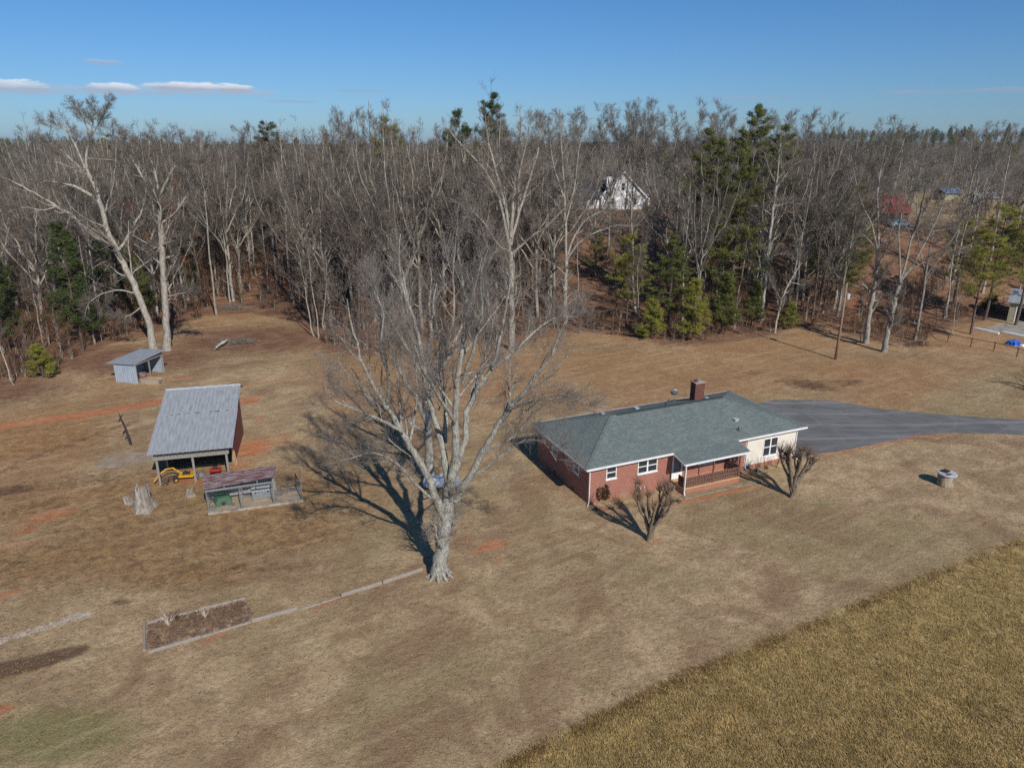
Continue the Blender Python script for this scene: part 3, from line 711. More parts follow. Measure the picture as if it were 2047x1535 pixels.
# ------------------------------------------------------------------ tin-roofed barn
BR = radians(14)
barn = empty('pole_barn', (-28.34, 50.55, 0), BR, 'open fronted pole barn with long weathered tin roof and red board side wall', 'barn')
BW = 6.1
def bp(mb, n, m, **k): return mb.build(n, m, barn, **k)
fz, rzb, t0, tr = 2.92, 5.25, 0.0, 8.9
def bz(y): return fz+(rzb-fz)*(y-t0)/(tr-t0)
ysp = 5.35
def sheet(y0, y1, z0, z1, x0, x1, th=.04): return MB().prism([(x0,y0,z0),(x1,y0,z0),(x1,y1,z1),(x0,y1,z1)], (0,0,th))
rf = bp(sheet(t0, ysp, bz(t0), bz(ysp), -.12, BW+.1), 'roof', M['tin'])
sheet(ysp-.25, tr, bz(ysp-.25)+.045, bz(tr)+.02, -.1, BW+.07).build('upper_roof_sheet', M['tin'], rf)
sheet(tr+.003, tr+2.1, bz(tr)+.0, bz(tr)-.9, -.05, BW+.03).build('rear_roof_sheet', M['tin_flat'], rf)
MB().prism([(-.08,tr-.22,bz(tr-.22)+.09),(BW+.06,tr-.22,bz(tr-.22)+.09),(BW+.06,tr+.02,bz(tr)+.115),(-.08,tr+.02,bz(tr)+.115)], (0,0,.03)).build('ridge_cap', M['conc_light'], rf)
for k in range(9):   # torn tar strips at the sheet lap
    x = .2+k*.62+random.uniform(-.1,.1); w = random.uniform(.25,.6); mb = MB()
    if k in (0, 5): continue
    yy = ysp-.33+random.uniform(-.03,.04); mb.prism([(x,yy,bz(yy)+.05),(x+w,yy+.03,bz(yy)+.05),(x+w,yy+.14,bz(yy+.14)+.05),(x,yy+.12,bz(yy+.12)+.05)], (0,0,.012))
    mb.build('roof_patch', M['black'], rf)
mb = MB()
for k in range(13): x = .1+k*(BW-.3)/12; mb.bar((x, .06, bz(.06)-.07), (x, tr, bz(tr)-.07), .05, .13)
mb.build('rafters', M['old_wood'], rf)
for x, y in ((.35,.65),(3.0,.65),(5.55,.65),(.35,3.6),(5.55,3.6),(.35,6.8),(5.55,6.8),(.35,10.2),(5.55,10.2)):
    zz = bz(y)-.14 if y < tr else bz(tr)-.8
    bp(MB().box((x-.08, y-.08, -.1), (x+.08, y+.08, zz)), 'post', M['old_wood'])
mb = MB()
x = .2
while x < 5.7:
    w = .17; mb.box((x, .54+random.uniform(0,.012), 2.28+random.uniform(-.04,.04)), (x+w-.015, .565, bz(.55)-.15)); x += w
bp(mb, 'front_boarding', M['old_wood'])
bp(MB().box((.15, .49, 2.2), (5.75, .535, 2.34)), 'front_beam', M['old_wood'])
# right wall of red-brown boards, back wall, left half wall
mb = MB(); y = 3.7
while y < 10.2:
    w = .22; zt_ = (bz(y)-.12) if y < tr-.1 else bz(tr)-.14-(y-tr)*.42
    mb.box((5.64, y, .08), (5.68+random.uniform(0,.012), y+w-.012, zt_)); y += w
bp(mb, 'side_wall', M['red_board'])
bp(MB().box((.3, 10.2, .05), (5.6, 10.24, bz(tr)-.85)), 'rear_wall', M['red_board'])
mb = MB(); y = 3.7
while y < 10.2:
    w = .22; zt_ = (bz(y)-.12) if y < tr-.1 else bz(tr)-.14-(y-tr)*.42
    mb.box((.22, y, .08), (.26, y+w-.012, zt_)); y += w
bp(mb, 'side_wall', M['red_board'])
bp(MB().bar((5.62,3.5,.3),(5.62,3.5,2.4),.06,.12).bar((5.75,3.1,0),(5.68,3.3,1.1),.05,.1).bar((5.85,3.3,0),(5.72,3.45,1.2),.05,.1), 'brace', M['deck'])
BM = Matrix.Translation((-28.34, 50.55, 0)) @ Matrix.Rotation(BR, 4, 'Z')
def Bn(x, y, z=0): return tuple(BM @ Vector((x, y, z)))
# yellow hay mower under the eave
mw = empty('farm_mower', Bn(1.75, 1.3), BR, 'yellow pull-behind farm mower parked under the barn eave', 'farm mower')
MB().prism([(-.1,-.35,.3),(1.0,-.45,.3),(1.2,-.1,.3),(1.15,.45,.3),(-.1,.5,.3)], (0,0,.16)).build('deck', M['yellow'], mw, bevel=.03)
MB().box((.2,-.2,.46),(.75,.2,.6)).box((.3,-.1,.6),(.5,.1,.72)).build('gearbox', M['black'], mw, bevel=.02)
MB().tube([(-1.85,-.75,.35),(-1.5,-.35,.75),(-1.0,-.05,1.05),(-.5,.1,1.05),(.1,.1,.5)], .055, 8).build('drawbar', M['yellow'], mw)
MB().tube([(-.9,-.9,.05),(-.75,-.4,.5),(-.1,0,.45)], .04, 8).tube([(-1.6,-.6,.1),(-.9,-.3,.42),(-.1,-.2,.4)], .035, 8).tube([(-1.3,-.9,.05),(-.8,-.6,.35),(-.2,-.35,.3)],.03,8).build('rake_arms', M['black'], mw)
for (x, y) in ((-.25,-.55),(-.35,-.15),(1.3,.2)):
    w_ = empty('wheel', (x, y, .22), .4); w_.parent = mw
    MB().tube([(0,-.06,0),(0,.06,0)], .22, 16).build('tyre', M['black'], w_)
    MB().tube([(0,-.07,0),(0,.07,0)], .1, 12).build('rim', M['yellow'], w_)
rt = empty('garden_tiller', Bn(4.45, 1.35), BR, 'red garden tiller standing in the barn shade beside the mower', 'garden tiller')
MB().prism([(-.45,-.2,.42),(.35,-.25,.42),(.45,.15,.42),(.3,.3,.42),(-.4,.25,.42)], (0,0,.22)).build('hood', M['red'], rt, bevel=.04)
MB().box((-.2,-.12,.64),(.15,.12,.85)).build('engine', M['black'], rt, bevel=.03)
MB().tube([(.3,.1,.5),(.4,.0,.95),(.35,-.3,1.1)], .03, 8).build('handlebar', M['red'], rt); MB().tube([(-.4,0,.45),(-.6,-.25,.1),(-.55,-.5,.05)], .035, 8).build('stand_leg', M['red'], rt)
for y in (-.28,.28): MB().tube([(.1,y-.05,.2),(.1,y+.05,.2)], .2, 14).build('wheel', M['black'], rt)
ty = empty('old_tyre', Bn(3.35, 1.15), BR+.5, 'grey worn tyre leaning by the middle barn post', 'tyre')
mb = MB(); pts_ = [(.3*cos(2*pi*k/20), .05, .3+.3*sin(2*pi*k/20)) for k in range(21)]
mb.tube(pts_, .09, 8, False); mb.build('tread', simple('dusty_rubber', (110,106,102), (70,68,66), 4, .9), ty, smooth=True)
MB().tube([(0,.0,.3),(0,.1,.3)], .2, 14).build('rim', M['steel'], ty)
# ------------------------------------------------------------------ dog kennel
KR = radians(17.6)
kn = empty('dog_kennel', (-22.35, 46.42, 0), KR, 'chain link dog run on a concrete slab with half rusty tin roof', 'kennel')
def kp(mb, n, m, **k): return mb.build(n, m, kn, **k)
KW, KD = 6.7, 2.75
kp(MB().box((.0, .14, -.05), (2.3, KD, .07)).box((2.305, .14, -.05), (4.6, KD, .075)).box((4.605, .14, -.05), (KW, KD, .07)), 'slab', simple('kennel_slab', (176,152,124), (146,132,114), 1.2, .9, c3=(104,104,98), s3=.7, t3=(.5,.6)))
kp(MB().box((-.03, 0, -.05), (2.9, .135, .16)).box((2.91, .0, -.05), (KW+.03, .135, .15)), 'kerb', M['concrete'])
RL = 4.85
mb = MB().prism([(-.1,-.05,2.1),(RL,.45,2.2),(RL+.1,2.75,2.02),(-.35,2.75,1.98)], (0,0,.035))
kp(mb, 'roof', M['tin_rust'])
kp(MB().bar((-.05,.02,1.94),(RL+.02,.1,1.95),.07,.09), 'front_rail', M['old_wood'])
for x, y, h in ((0.02,.05,1.96),(2.3,.05,1.96),(4.6,.05,2.0),(-.1,2.7,1.96),(2.3,2.7,1.96),(4.6,2.7,1.96)):
    kp(MB().tube([(x,y,0),(x,y,h)], .035, 8), 'post', M['galv'])
kp(MB().tube([(KW-.05,.06,0),(KW-.05,.06,2.25)], .04, 8).lathe([(.05,0),(.02,.08)], 8, (KW-.05,.06,2.25)), 'post', M['galv'])
kp(MB().tube([(KW-.05,2.7,0),(KW-.05,2.7,2.0)], .035, 8), 'post', M['galv'])
for xb in (1.3, 3.6, 4.7):
    kp(MB().box((xb-.03,.1,1.99),(xb+.03,.18,2.13+xb*.02)), 'roof_bracket', M['old_wood'])
def link_panel(P, Q, h, z0=.1):
    """one chain-link panel: real thin diagonal wires"""
    P = Vector(P); Q = Vector(Q); Ln = (Q-P).length; d = (Q-P)/Ln; mb = MB(); s_ = .24
    mb.bar(P+Vector((0,0,z0)), Q+Vector((0,0,z0)), .03); mb.bar(P+Vector((0,0,h)), Q+Vector((0,0,h)), .03)
    k = -h
    while k < Ln:
        a0_ = max(k, 0); a1_ = min(k+(h-z0), Ln)
        if a1_ > a0_:
            mb.bar(P+d*a0_+Vector((0,0,z0+(a0_-k))), P+d*a1_+Vector((0,0,z0+(a1_-k))), .006)
            mb.bar(P+d*a0_+Vector((0,0,h-(a0_-k))), P+d*a1_+Vector((0,0,h-(a1_-k))), .006)
        k += s_
    return kp(mb, 'fence_panel', M['galv'])
link_panel((0,.05,0),(2.3,.05,0),1.85); link_panel((2.3,.05,0),(4.6,.05,0),1.85); link_panel((4.6,.05,0),(KW-.05,.05,0),1.85)
link_panel((KW-.05,.06,0),(KW-.05,2.7,0),1.9); link_panel((2.3,.06,0),(2.3,2.7,0),1.8); link_panel((4.6,.06,0),(4.6,2.7,0),1.8); link_panel((-.02,.06,0),(-.1,2.7,0),1.8)
kp(MB().box((-.25,2.72,.05),(4.7,2.76,1.3)), 'rear_wall', M['tin_flat'])
KM = Matrix.Translation((-22.35, 46.42, 0)) @ Matrix.Rotation(KR, 4, 'Z')
def K(x, y, z=0): return tuple(KM @ Vector((x, y, z)))
dh = empty('dog_house', K(.95, 1.5, .075), KR+.3, 'green plastic dog shelter lying in the left bay of the kennel', 'dog house')
mb = MB().prism([(-.6,-.5,0),(.5,-.5,0),(.6,-.3,.35),(.35,-.25,.62),(-.35,-.25,.62),(-.65,-.35,.3)], (0,.95,0)); mb.build('shell', M['green'], dh, bevel=.05)
MB().tube([(-.1,-.515,.22),(-.1,-.49,.22)], .16, 14).build('doorway', M['black'], dh)
tb = empty('metal_crate', K(3.75, 1.75, .075), KR, 'silver metal crate with lid standing in the middle bay of the kennel', 'crate')
MB().box((-.75,-.35,.02),(.75,.35,.62)).build('body', M['steel'], tb, bevel=.02)
MB().box((-.78,-.38,.62),(.78,.38,.7)).build('lid', M['conc_light'], tb, bevel=.02)
for x in (-.5,.4): MB().box((x,-.395,.48),(x+.1,-.352,.6)).build('latch', M['black'], tb)
bk = empty('water_bucket', K(.3, .55, .075), 0, 'small pale metal water bucket at the left front corner of the kennel', 'bucket')
mb = MB().tube([(0,0,0),(0,0,.26)], [.11,.15], 14); mb.build('pail', M['steel'], bk)
MB().tube([(.15*cos(t),0,.26+.14*sin(t)) for t in np.linspace(0,pi,9)], .008, 5).build('handle', M['black'], bk)
# ------------------------------------------------------------------ small tin shed near the wood
x0_, y0_ = gz(232, 763); x1_, y1_ = gz(276, 767)
SR = atan2(76.47-77.2, 2.84)
sh = empty('tin_shed', (-45.41, 77.2, 0), SR, 'small open sided shed of bluish corrugated tin near the wood', 'shed')
def sp(mb, n, m): return mb.build(n, m, sh)
sp(MB().box((0,0,.0),(2.95,.03,2.25)), 'front_wall', M['tin_wall'])
sp(MB().box((0,.03,.0),(.03,4.4,2.15)), 'side_wall', M['tin_wall'])
sp(MB().box((0.03,4.37,.0),(2.95,4.4,2.6)), 'rear_wall', M['tin_wall'])
sp(MB().prism([(-.75,-.25,2.22),(3.0,-.25,2.3),(3.35,4.7,2.72),(-.3,4.7,2.55)], (0,0,.04)), 'roof', M['tin_flat'])
for y in (.1, 2.2, 4.25): sp(MB().box((2.82,y-.06,0),(2.94,y+.06,2.32+.085*y)), 'post', M['old_wood'])
sp(MB().box((2.95,-.02,2.14),(3.0,4.4,2.26)), 'beam', M['old_wood'])
SM = Matrix.Translation((-45.41, 77.2, 0)) @ Matrix.Rotation(SR, 4, 'Z')
def S(x, y, z=0): return tuple(SM @ Vector((x, y, z)))
lp = empty('lumber_stack', S(4.25, .9), SR+.25, 'loose stack of pale boards on the ground beside the tin shed', 'lumber')
for k in range(28):
    lay = k//5; MB().box((-1.1+random.uniform(-.2,.2), -.62+(k%5)*.25, lay*.085), (1.1+random.uniform(-.25,.2), -.41+(k%5)*.25, lay*.085+.075), Matrix.Rotation(random.uniform(-.09,.09),3,'Z')).build('board', M['timber' if k%3 else 'deck'], lp)
bd = empty('long_plank', S(6.2, 2.4), SR+.75, 'single long reddish plank lying right of the tin shed', 'plank'); MB().box((-1.7,-.09,0),(1.7,.09,.06)).build('board', simple('red_plank', (176,116,84), (150,96,70), 4, .9), bd)
sc = empty('scrap_tub', S(2.2, 1.7), .3, 'rusty tub of scrap inside the small tin shed', 'tub'); MB().tube([(0,0,0),(0,0,.7)], [.35,.42], 14).build('tub', M['tin_rust'], sc)
# ------------------------------------------------------------------ yard objects
# well ring
wl = empty('concrete_well', gz(1889, 969)+(0,), .3, 'round concrete well ring with grey lid alone on the right lawn', 'well')
MB().lathe([(.66,-.05),(.64,.1),(.62,.92),(.6,.95)], 28).build('ring', simple('well_concrete', (170,152,130), (128,114,98), 2, .95, stretch=(4,4,.5), c3=(86,78,68), s3=1.2, t3=(.48,.66)), wl, smooth=True)
MB().lathe([(.7,.95),(.72,1.0),(.7,1.06),(.2,1.1)], 28).build('lid', M['conc_light'], wl)
MB().box((-.3,-.05,1.1),(.26,.42,1.2), Matrix.Rotation(.3,3,'Z')).build('paver', M['black'], wl, bevel=.01)
MB().box((-.42,-.42,1.085),(.0,-.2,1.12)).build('lid_handle', M['dark_wood'], wl)
# propane tank
tx, ty_, tz_ = at(884, 982, 50.4)
pt = empty('propane_tank', (tx, 50.4, 0), .06, 'long white propane tank on feet behind the big bare tree', 'gas tank')
prof = [(-1.5,.02),(-1.46,.2),(-1.36,.36),(-1.18,.46),(-1.0,.48),(1.0,.48),(1.18,.46),(1.36,.36),(1.46,.2),(1.5,.02)]
MB().tube([(x,0,.72) for x,_ in prof], [r for _,r in prof], 24).build('vessel', M['tank'], pt, smooth=True)
MB().lathe([(.2,0),(.2,.2),(.14,.27)], 16, (0,0,1.16)).build('valve_dome', M['tank'], pt)
for x in (-.85,.85): MB().box((x-.08,-.3,-.02),(x+.08,.3,.32)).build('foot', M['concrete'], pt)
# utility pole
ux, uy = gz(1670, 718)
up = empty('utility_pole', (ux, uy, 0), .2, 'lone brown wooden utility pole at the far edge of the lawn', 'utility pole')
MB().tube([(0,0,-.2),(.05,0,5),(.0,0,9.6)], [.17,.145,.11], 12).build('pole', M['pole'], up, smooth=True)
MB().lathe([(.2,0),(.22,.08),(.22,.6),(.18,.68)], 14, (.36,-.1,7.7)).build('transformer', M['conc_light'], up, smooth=True)
MB().bar((0,0,8.1),(.36,-.1,8.1),.06).bar((0,0,7.9),(.36,-.1,7.9),.06).build('bracket', M['black'], up)
MB().lathe([(.05,0),(.03,.12)], 8, (.36,-.1,8.38)).lathe([(.05,0),(.03,.12)], 8, (.0,0,9.6)).build('insulator', M['conc_light'], up)
MB().box((.1,-.06,5.6),(.2,.06,5.9)).tube([(.15,0,5.6),(.17,0,.2)], .02, 6).build('meter_conduit', M['steel'], up)
# stumps
def stump(name, x, y, R, Hh, label, seed):
    rg = np.random.default_rng(seed); n, m = 56, 22; vs = []; fs = []
    ph = rg.uniform(0, 6, 6); top = [Hh*(.92-.2*math.exp(-((a-pi*1.47)/.16)**2)-.2*math.exp(-((a-pi*.6)/.4)**2)+.05*sin(3*a+ph[1])+.03*sin(9*a+ph[2])+.03*sin(17*a)+rg.uniform(-.02,.02)) for a in np.linspace(0, 2*pi, n, endpoint=False)]
    for j in range(m):
        f = j/(m-1)
        for k in range(n):
            a = 2*pi*k/n
            flare = 1+.75*(1-f)**4*(.5+.7*max(0, sin(3*a+ph[2])))
            rr = R*.66*flare*(1+.13*sin(4*a+ph[3]+f)+.06*sin(7*a+ph[4]+f*1.5)+.02*sin(17*a+ph[5])+rg.uniform(-.015,.015))*(1-.2*f)
            vs.append((rr*cos(a), rr*sin(a), -.05+top[k]*f))
    for j in range(m-1):
        for k in range(n): fs.append((j*n+k, j*n+(k+1)%n, (j+1)*n+(k+1)%n, (j+1)*n+k))
    k0 = len(vs)      # hollow rotten core
    for k in range(n):
        a = 2*pi*k/n; vs.append((R*.4*cos(a), R*.4*sin(a), top[k]*.86))
    for k in range(n):
        fs.append(((m-1)*n+k, (m-1)*n+(k+1)%n, k0+(k+1)%n, k0+k))
    k1 = len(vs); vs.append((0, 0, Hh*.35))
    for k in range(n): fs.append((k0+k, k0+(k+1)%n, k1))
    o = MB().add(vs, fs).build(name, M['stump'], None); o.location = (x, y, 0); tag(o, label, 'tree stump'); return o
sx_, sy_ = gz(289, 1018); stump('tree_stump', sx_, sy_, .84, 2.2, 'tall jagged grey rotten stump in front of the barn', 3)
sx_, sy_ = gz(381, 990); stump('tree_stump', sx_, sy_, .45, .62, 'small low broken stump between barn and kennel', 5)
sx_, sy_ = gz(271, 1008); o = stump('root_slab', sx_-.6, sy_+.2, .38, .7, 'dark lump of rotten wood leaning on the left of the tall stump', 9); o.rotation_euler = (0,-.25,0); o['category'] = 'rotten wood'
# charred snag
nx_, ny_ = gz(262, 889)
sn = empty('dead_snag', (nx_, ny_, 0), 0, 'thin blackened dead snag with peeling strips left of the barn', 'dead tree')
MB().tube([(0,0,-.1),(-.12,0,.9),(-.3,.05,1.8),(-.5,0,2.6),(-.52,.0,3.1)], [.13,.11,.09,.07,.02], 8).build('trunk', M['black'], sn)
for (z, s_, dx) in ((2.35,.5,.1),(1.15,.42,-.15)):
    MB().prism([(-.25-z*.14,0,z),(-.25-z*.14-.38*s_*2*.5,.05,z-.2),(-.2-z*.14-.15,0,z+.1),(-.1-z*.14+.2,.0,z+.62)], (0,.07,0)).build('bark_strip', M['black'], sn)
MB().tube([(-.2,0,1.4),(-.45,0,1.25),(-.6,0,1.05)], [.05,.04,.01], 6).tube([(-.15,0,.9),(-.35,0,.7),(-.4,0,.55)], [.05,.03,.01], 6).build('branch_stub', M['black'], sn)
# landscape timbers
def timber(pa, pb, label, h=.15, w=.16, dz=0.0, grp='weathered timbers edging the lawn'):
    (xa, ya), (xb, yb) = gz(*pa), gz(*pb); Ln = math.hypot(xb-xa, yb-ya); n = max(3, int(Ln/.3))
    mb = MB(); vs = []; fs = []
    for k in range(n+1):
        x = Ln*k/n
        for (a, b) in ((-w/2,-.04),(w/2,-.04),(w/2,h-.03),(w*.3,h),(-w*.3,h),(-w/2,h-.03)):
            vs.append((x, a+random.uniform(-.006,.006), b+(random.uniform(-.008,.008))))
    for k in range(n):
        for j in range(6): fs.append((k*6+j, k*6+(j+1)%6, (k+1)*6+(j+1)%6, (k+1)*6+j))
    fs += [tuple(range(6))[::-1], tuple(range(n*6, n*6+6))]
    o = MB().add(vs, fs).build('landscape_timber', M['timber'], None); o.location = (xa, ya, dz); o.rotation_euler = (0, 0, atan2(yb-ya, xb-xa))
    tag(o, label, 'timber', grp)
timber((297,1305),(401,1274), 'front left timber of the planting bed, nearest the lower left corner')
timber((402,1273),(501,1243), 'half buried timber continuing the planting bed front edge', .07)
timber((503,1243),(594,1218), 'pale raised timber just right of the planting bed front edge', .2)
timber((598,1218),(640,1206), 'short sunken dark timber in the gap of the edging row', .05)
timber((642,1205),(680,1193), 'short sunken timber left of the long pale pair', .06)
timber((682,1192),(763,1167), 'left of the two long pale timbers leading to the big tree', .2)
timber((765,1166),(845,1139), 'pale timber ending at the foot of the big tree', .2)
timber((296,1246),(396,1221), 'back left timber of the planting bed', .14)
timber((398,1221),(490,1199), 'pale back right timber of the planting bed', .2)
timber((289,1302),(289,1248), 'short timber closing the left end of the planting bed', .14)
bp_ = [gz(*p) for p in ((292,1300),(402,1270),(495,1242),(508,1225),(490,1203),(396,1225),(296,1250))]
mb = MB().prism([(x,y,-.02) for x,y in bp_], (0,0,.08)); tag(mb.build('planting_bed', M['mulch'], None), kind='structure')
# ------------------------------------------------------------------ crape myrtles (pollarded)
def knobby(name, px, py, seed, label, Ht=3.3):
    rg = np.random.default_rng(seed); x, y = gz(px, py)
    root = empty(name, (x, y, 0), 0, label, 'tree', 'hard pruned crape myrtles in front of the house')
    P, R = [], []
    n = 7
    t1, t2 = [], []
    stems = []
    tr, rr = poly([(0,0,-.1),(.03,0,.35),(.1,.02,.8)], [.28,.23,.21], 8)
    t1.append((tr, rr))
    for k in range(n):
        a = 2*pi*k/n+rg.uniform(-.3,.3); sp_ = rg.uniform(.6,1.35)
        h = Ht*rg.uniform(.62,1.0); b = rg.uniform(.6,1.0)
        s0 = (.06*cos(a), .06*sin(a), rg.uniform(.45,1.0))
        m1 = (.45*sp_*cos(a), .45*sp_*sin(a), b+h*.3); m2 = (1.0*sp_*cos(a+.15), 1.0*sp_*sin(a+.15), h*.8); m3 = (1.15*sp_*cos(a+.1), 1.15*sp_*sin(a+.1), h)
        p, r = poly([s0, m1, m2, m3], [.16,.12,.1,.09], 12, .012, rg); t1.append((p, r)); stems.append((p, r))
        if k % 3 != 2:
            q = p[0, 6]; a2 = a+rg.choice([-1,1])*.9
            p2, r2 = poly([tuple(q), tuple(q+np.array([.35*cos(a2),.35*sin(a2),.5])), tuple(q+np.array([.5*cos(a2),.5*sin(a2),.95]))], [.08,.065,.06], 8, .012, rg); t1.append((p2, r2)); stems.append((p2, r2))
    parts = [tubes(p, r, 9) for p, r in t1]
    # swollen pruning knuckles with stubs
    K1, KR1 = [], []; ends = []
    for p, r in stems:
        e = p[0, -1]; ends.append(e)
        for j in range(7):
            dd = rg.normal(size=3); dd[2] = abs(dd[2])+.3; dd /= np.linalg.norm(dd)
            kk = np.stack([e-dd*.03, e+dd*.04, e+dd*.1, e+dd*.16]); kk = e+(kk-e)*rg.uniform(.8,1.9); K1.append(kk); KR1.append([.08,.115,.1,.04])
    parts.append(tubes(np.array(K1), np.array(KR1), 7))
    V_, Q_ = merge(parts); link('trunk', np_mesh('myrtle_trunk', V_, Q_, True), M['myrtle'], root)
    tw, twr = [], []
    for e in ends:
        for j in range(56):
            dd = rg.normal(0, .62, 3); dd[2] = 1; dd /= np.linalg.norm(dd); ln = rg.uniform(.35, 1.15)
            c = rg.normal(0, .06, 3); tw.append(np.stack([e, e+dd*ln*.5+c*.5, e+dd*ln+c])); twr.append([.012,.008,.004])
    mid, mr = kids(np.concatenate([p for p, r in stems if p.shape[1] == 12]), np.concatenate([r for p, r in stems if p.shape[1] == 12]), 9, rg, (55,15), .3, .12, 3, .4, .1, (.35,.95), .4, rmin=.007)
    V_, Q_ = merge([tubes(np.array(tw), np.array(twr), 4), tubes(mid, mr, 4)]); link('crown', np_mesh('myrtle_twigs', V_, Q_), M['twig_brown'], root)
    return root
M['myrtle'] = bark_mat('myrtle_bark', (140,124,106), (84,72,60), (158,146,128), scale=1.5, bump=.02)
knobby('crape_myrtle', 1298, 1080, 11, 'pollarded crape myrtle with knobby stems left of the porch on the lawn', 4.5)
knobby('crape_myrtle', 1583, 994, 23, 'pollarded crape myrtle in front of the cream siding at the right end of the house', 4.5)
# bush and bare shrubs at the house foot
def bush(name, x, y, r, h, label, mat, seed, n=900, leaf=.07, cat='shrub', z0=0.0, stem=True):
    rg = np.random.default_rng(seed); root = empty(name, (x, y, z0), 0, label, cat)
    st = np.zeros((14, 4, 3)); a = rg.uniform(0, 2*pi, 14)
    for k in range(4): st[:, k] = np.stack([np.cos(a)*r*.75*k/3, np.sin(a)*r*.75*k/3, np.full(14, h*.85*(k/3)**.8)], 1)+rg.normal(0, .02, (14, 3))
    sr = np.tile([.025,.018,.012,.006], (14, 1)); tw, tr_ = kids(st, sr, 6, rg, (45,12), .5, .5, 3, .3, .1)
    V_, Q_ = merge([tubes(st, sr, 5), tubes(tw, tr_, 3)]); link('stems', np_mesh('stems', V_, Q_), M['twig_brown'], root)
    if n:
        c = rg.normal(size=(n, 3)); c /= np.linalg.norm(c, axis=1, keepdims=True); c *= rg.uniform(.55, 1.05, (n, 1))**.5*np.array([r, r, h*.5])*(1+.2*np.sin(c[:, :1]*5+c[:, 1:2]*4)); c[:, 2] += h*.55
        link('foliage', leaf_quads(c, leaf, rg), mat, root)
    return root
def leaf_quads(c, size, rg, flat=0.0, asp=.55):
    n = len(c); a = rg.normal(size=(n, 3)); b = rg.normal(size=(n, 3))
    if flat: a[:, 2] *= 1-flat; b[:, 2] *= 1-flat
    a /= np.linalg.norm(a, axis=1, keepdims=True)+1e-9; b -= a*(a*b).sum(1, keepdims=True); b /= np.linalg.norm(b, axis=1, keepdims=True)+1e-9
    s = size*rg.uniform(.6, 1.4, (n, 1)); V_ = np.stack([c-a*s, c-b*s*asp, c+a*s, c+b*s*asp], 1).reshape(-1, 3)
    return np_mesh('leaves', V_, np.arange(4*n).reshape(-1, 4))
bsx, bsy = gz(1201, 1003); bush('corner_bush', bsx+.1, bsy+.35, .62, 1.25, 'small round green and russet bush at the left corner of the brick house', M['bush'], 4, 1800, .055)
for i, (xx, lab) in enumerate(((15.6, 'left'), (16.5, 'middle'), (17.7, 'right'))):
    p = H(xx, -.75); rg_ = np.random.default_rng(40+i); root = empty('bare_shrub', (p[0], p[1], 0), 0, {'left':'bare upright rose stems at the left end of the cream siding','middle':'bare stems against the cream siding below the double window','right':'low bare stems under the right side of the double window'}[lab], 'shrub', 'bare shrubs along the cream wall')
    st = np.zeros((9, 4, 3)); a = rg_.uniform(0, 2*pi, 9); hh = rg_.uniform(.7, 1.5, 9)
    for k in range(4): st[:, k] = np.stack([np.cos(a)*.3*k/3, np.sin(a)*.25*k/3, hh*k/3], 1)+rg_.normal(0, .02, (9, 3))
    sr = np.tile([.016,.013,.01,.006], (9, 1)); tw, tr_ = kids(st, sr, 4, rg_, (35,10), .35, .5, 3, .3)
    V_, Q_ = merge([tubes(st, sr, 4), tubes(tw, tr_, 3)]); link('stems', np_mesh('stems', V_, Q_), M['twig_brown'], root)
# house-front rocks/plants near walk
for i, (px, py, s_, lab) in enumerate(((1516,941,.28,'grey garden rock in the bed right of the porch'),(1532,936,.2,'smaller dark rock right beside the grey garden rock'),(1357,1003,.2,'small dark rock at the front left corner of the porch walk'),(1192,1018,.16,'small dark stone near the foot of the corner bush'))):
    x, y = gz(px, py); rg_ = np.random.default_rng(70+i); import bmesh
    bm = bmesh.new(); bmesh.ops.create_icosphere(bm, subdivisions=3, radius=s_)
    for v in bm.verts: v.co *= 1+.18*sin(v.co.x*19+i)+.12*sin(v.co.y*23+v.co.z*17); v.co.z *= .65
    m_ = bpy.data.meshes.new('garden_rock'); bm.to_mesh(m_); bm.free(); o = link('garden_rock', m_, M['concrete'] if i == 0 else M['dark_wood'], None, (x, y, s_*.3)); tag(o, lab, 'rock', 'garden rocks by the porch')
M['dry_leaf'] = leaf_mat('dry_litter', (168,140,112), (128,100,78), .8)
rg_ = np.random.default_rng(123); bc = []
A0, A1, A2 = np.array(gz(296,1298)), np.array(gz(492,1240)), np.array(gz(300,1250))
for k in range(1500):
    u_, v_ = rg_.random(), rg_.random(); q = A0+(A1-A0)*u_+(A2-A0)*v_; bc.append((q[0], q[1], .08+rg_.random()*.06))
tag(link('bed_litter', leaf_quads(np.array(bc), .06, rg_, .6), M['dry_leaf']), 'dry stems and leaf litter covering the timber edged planting bed', 'leaf litter', kind='stuff')
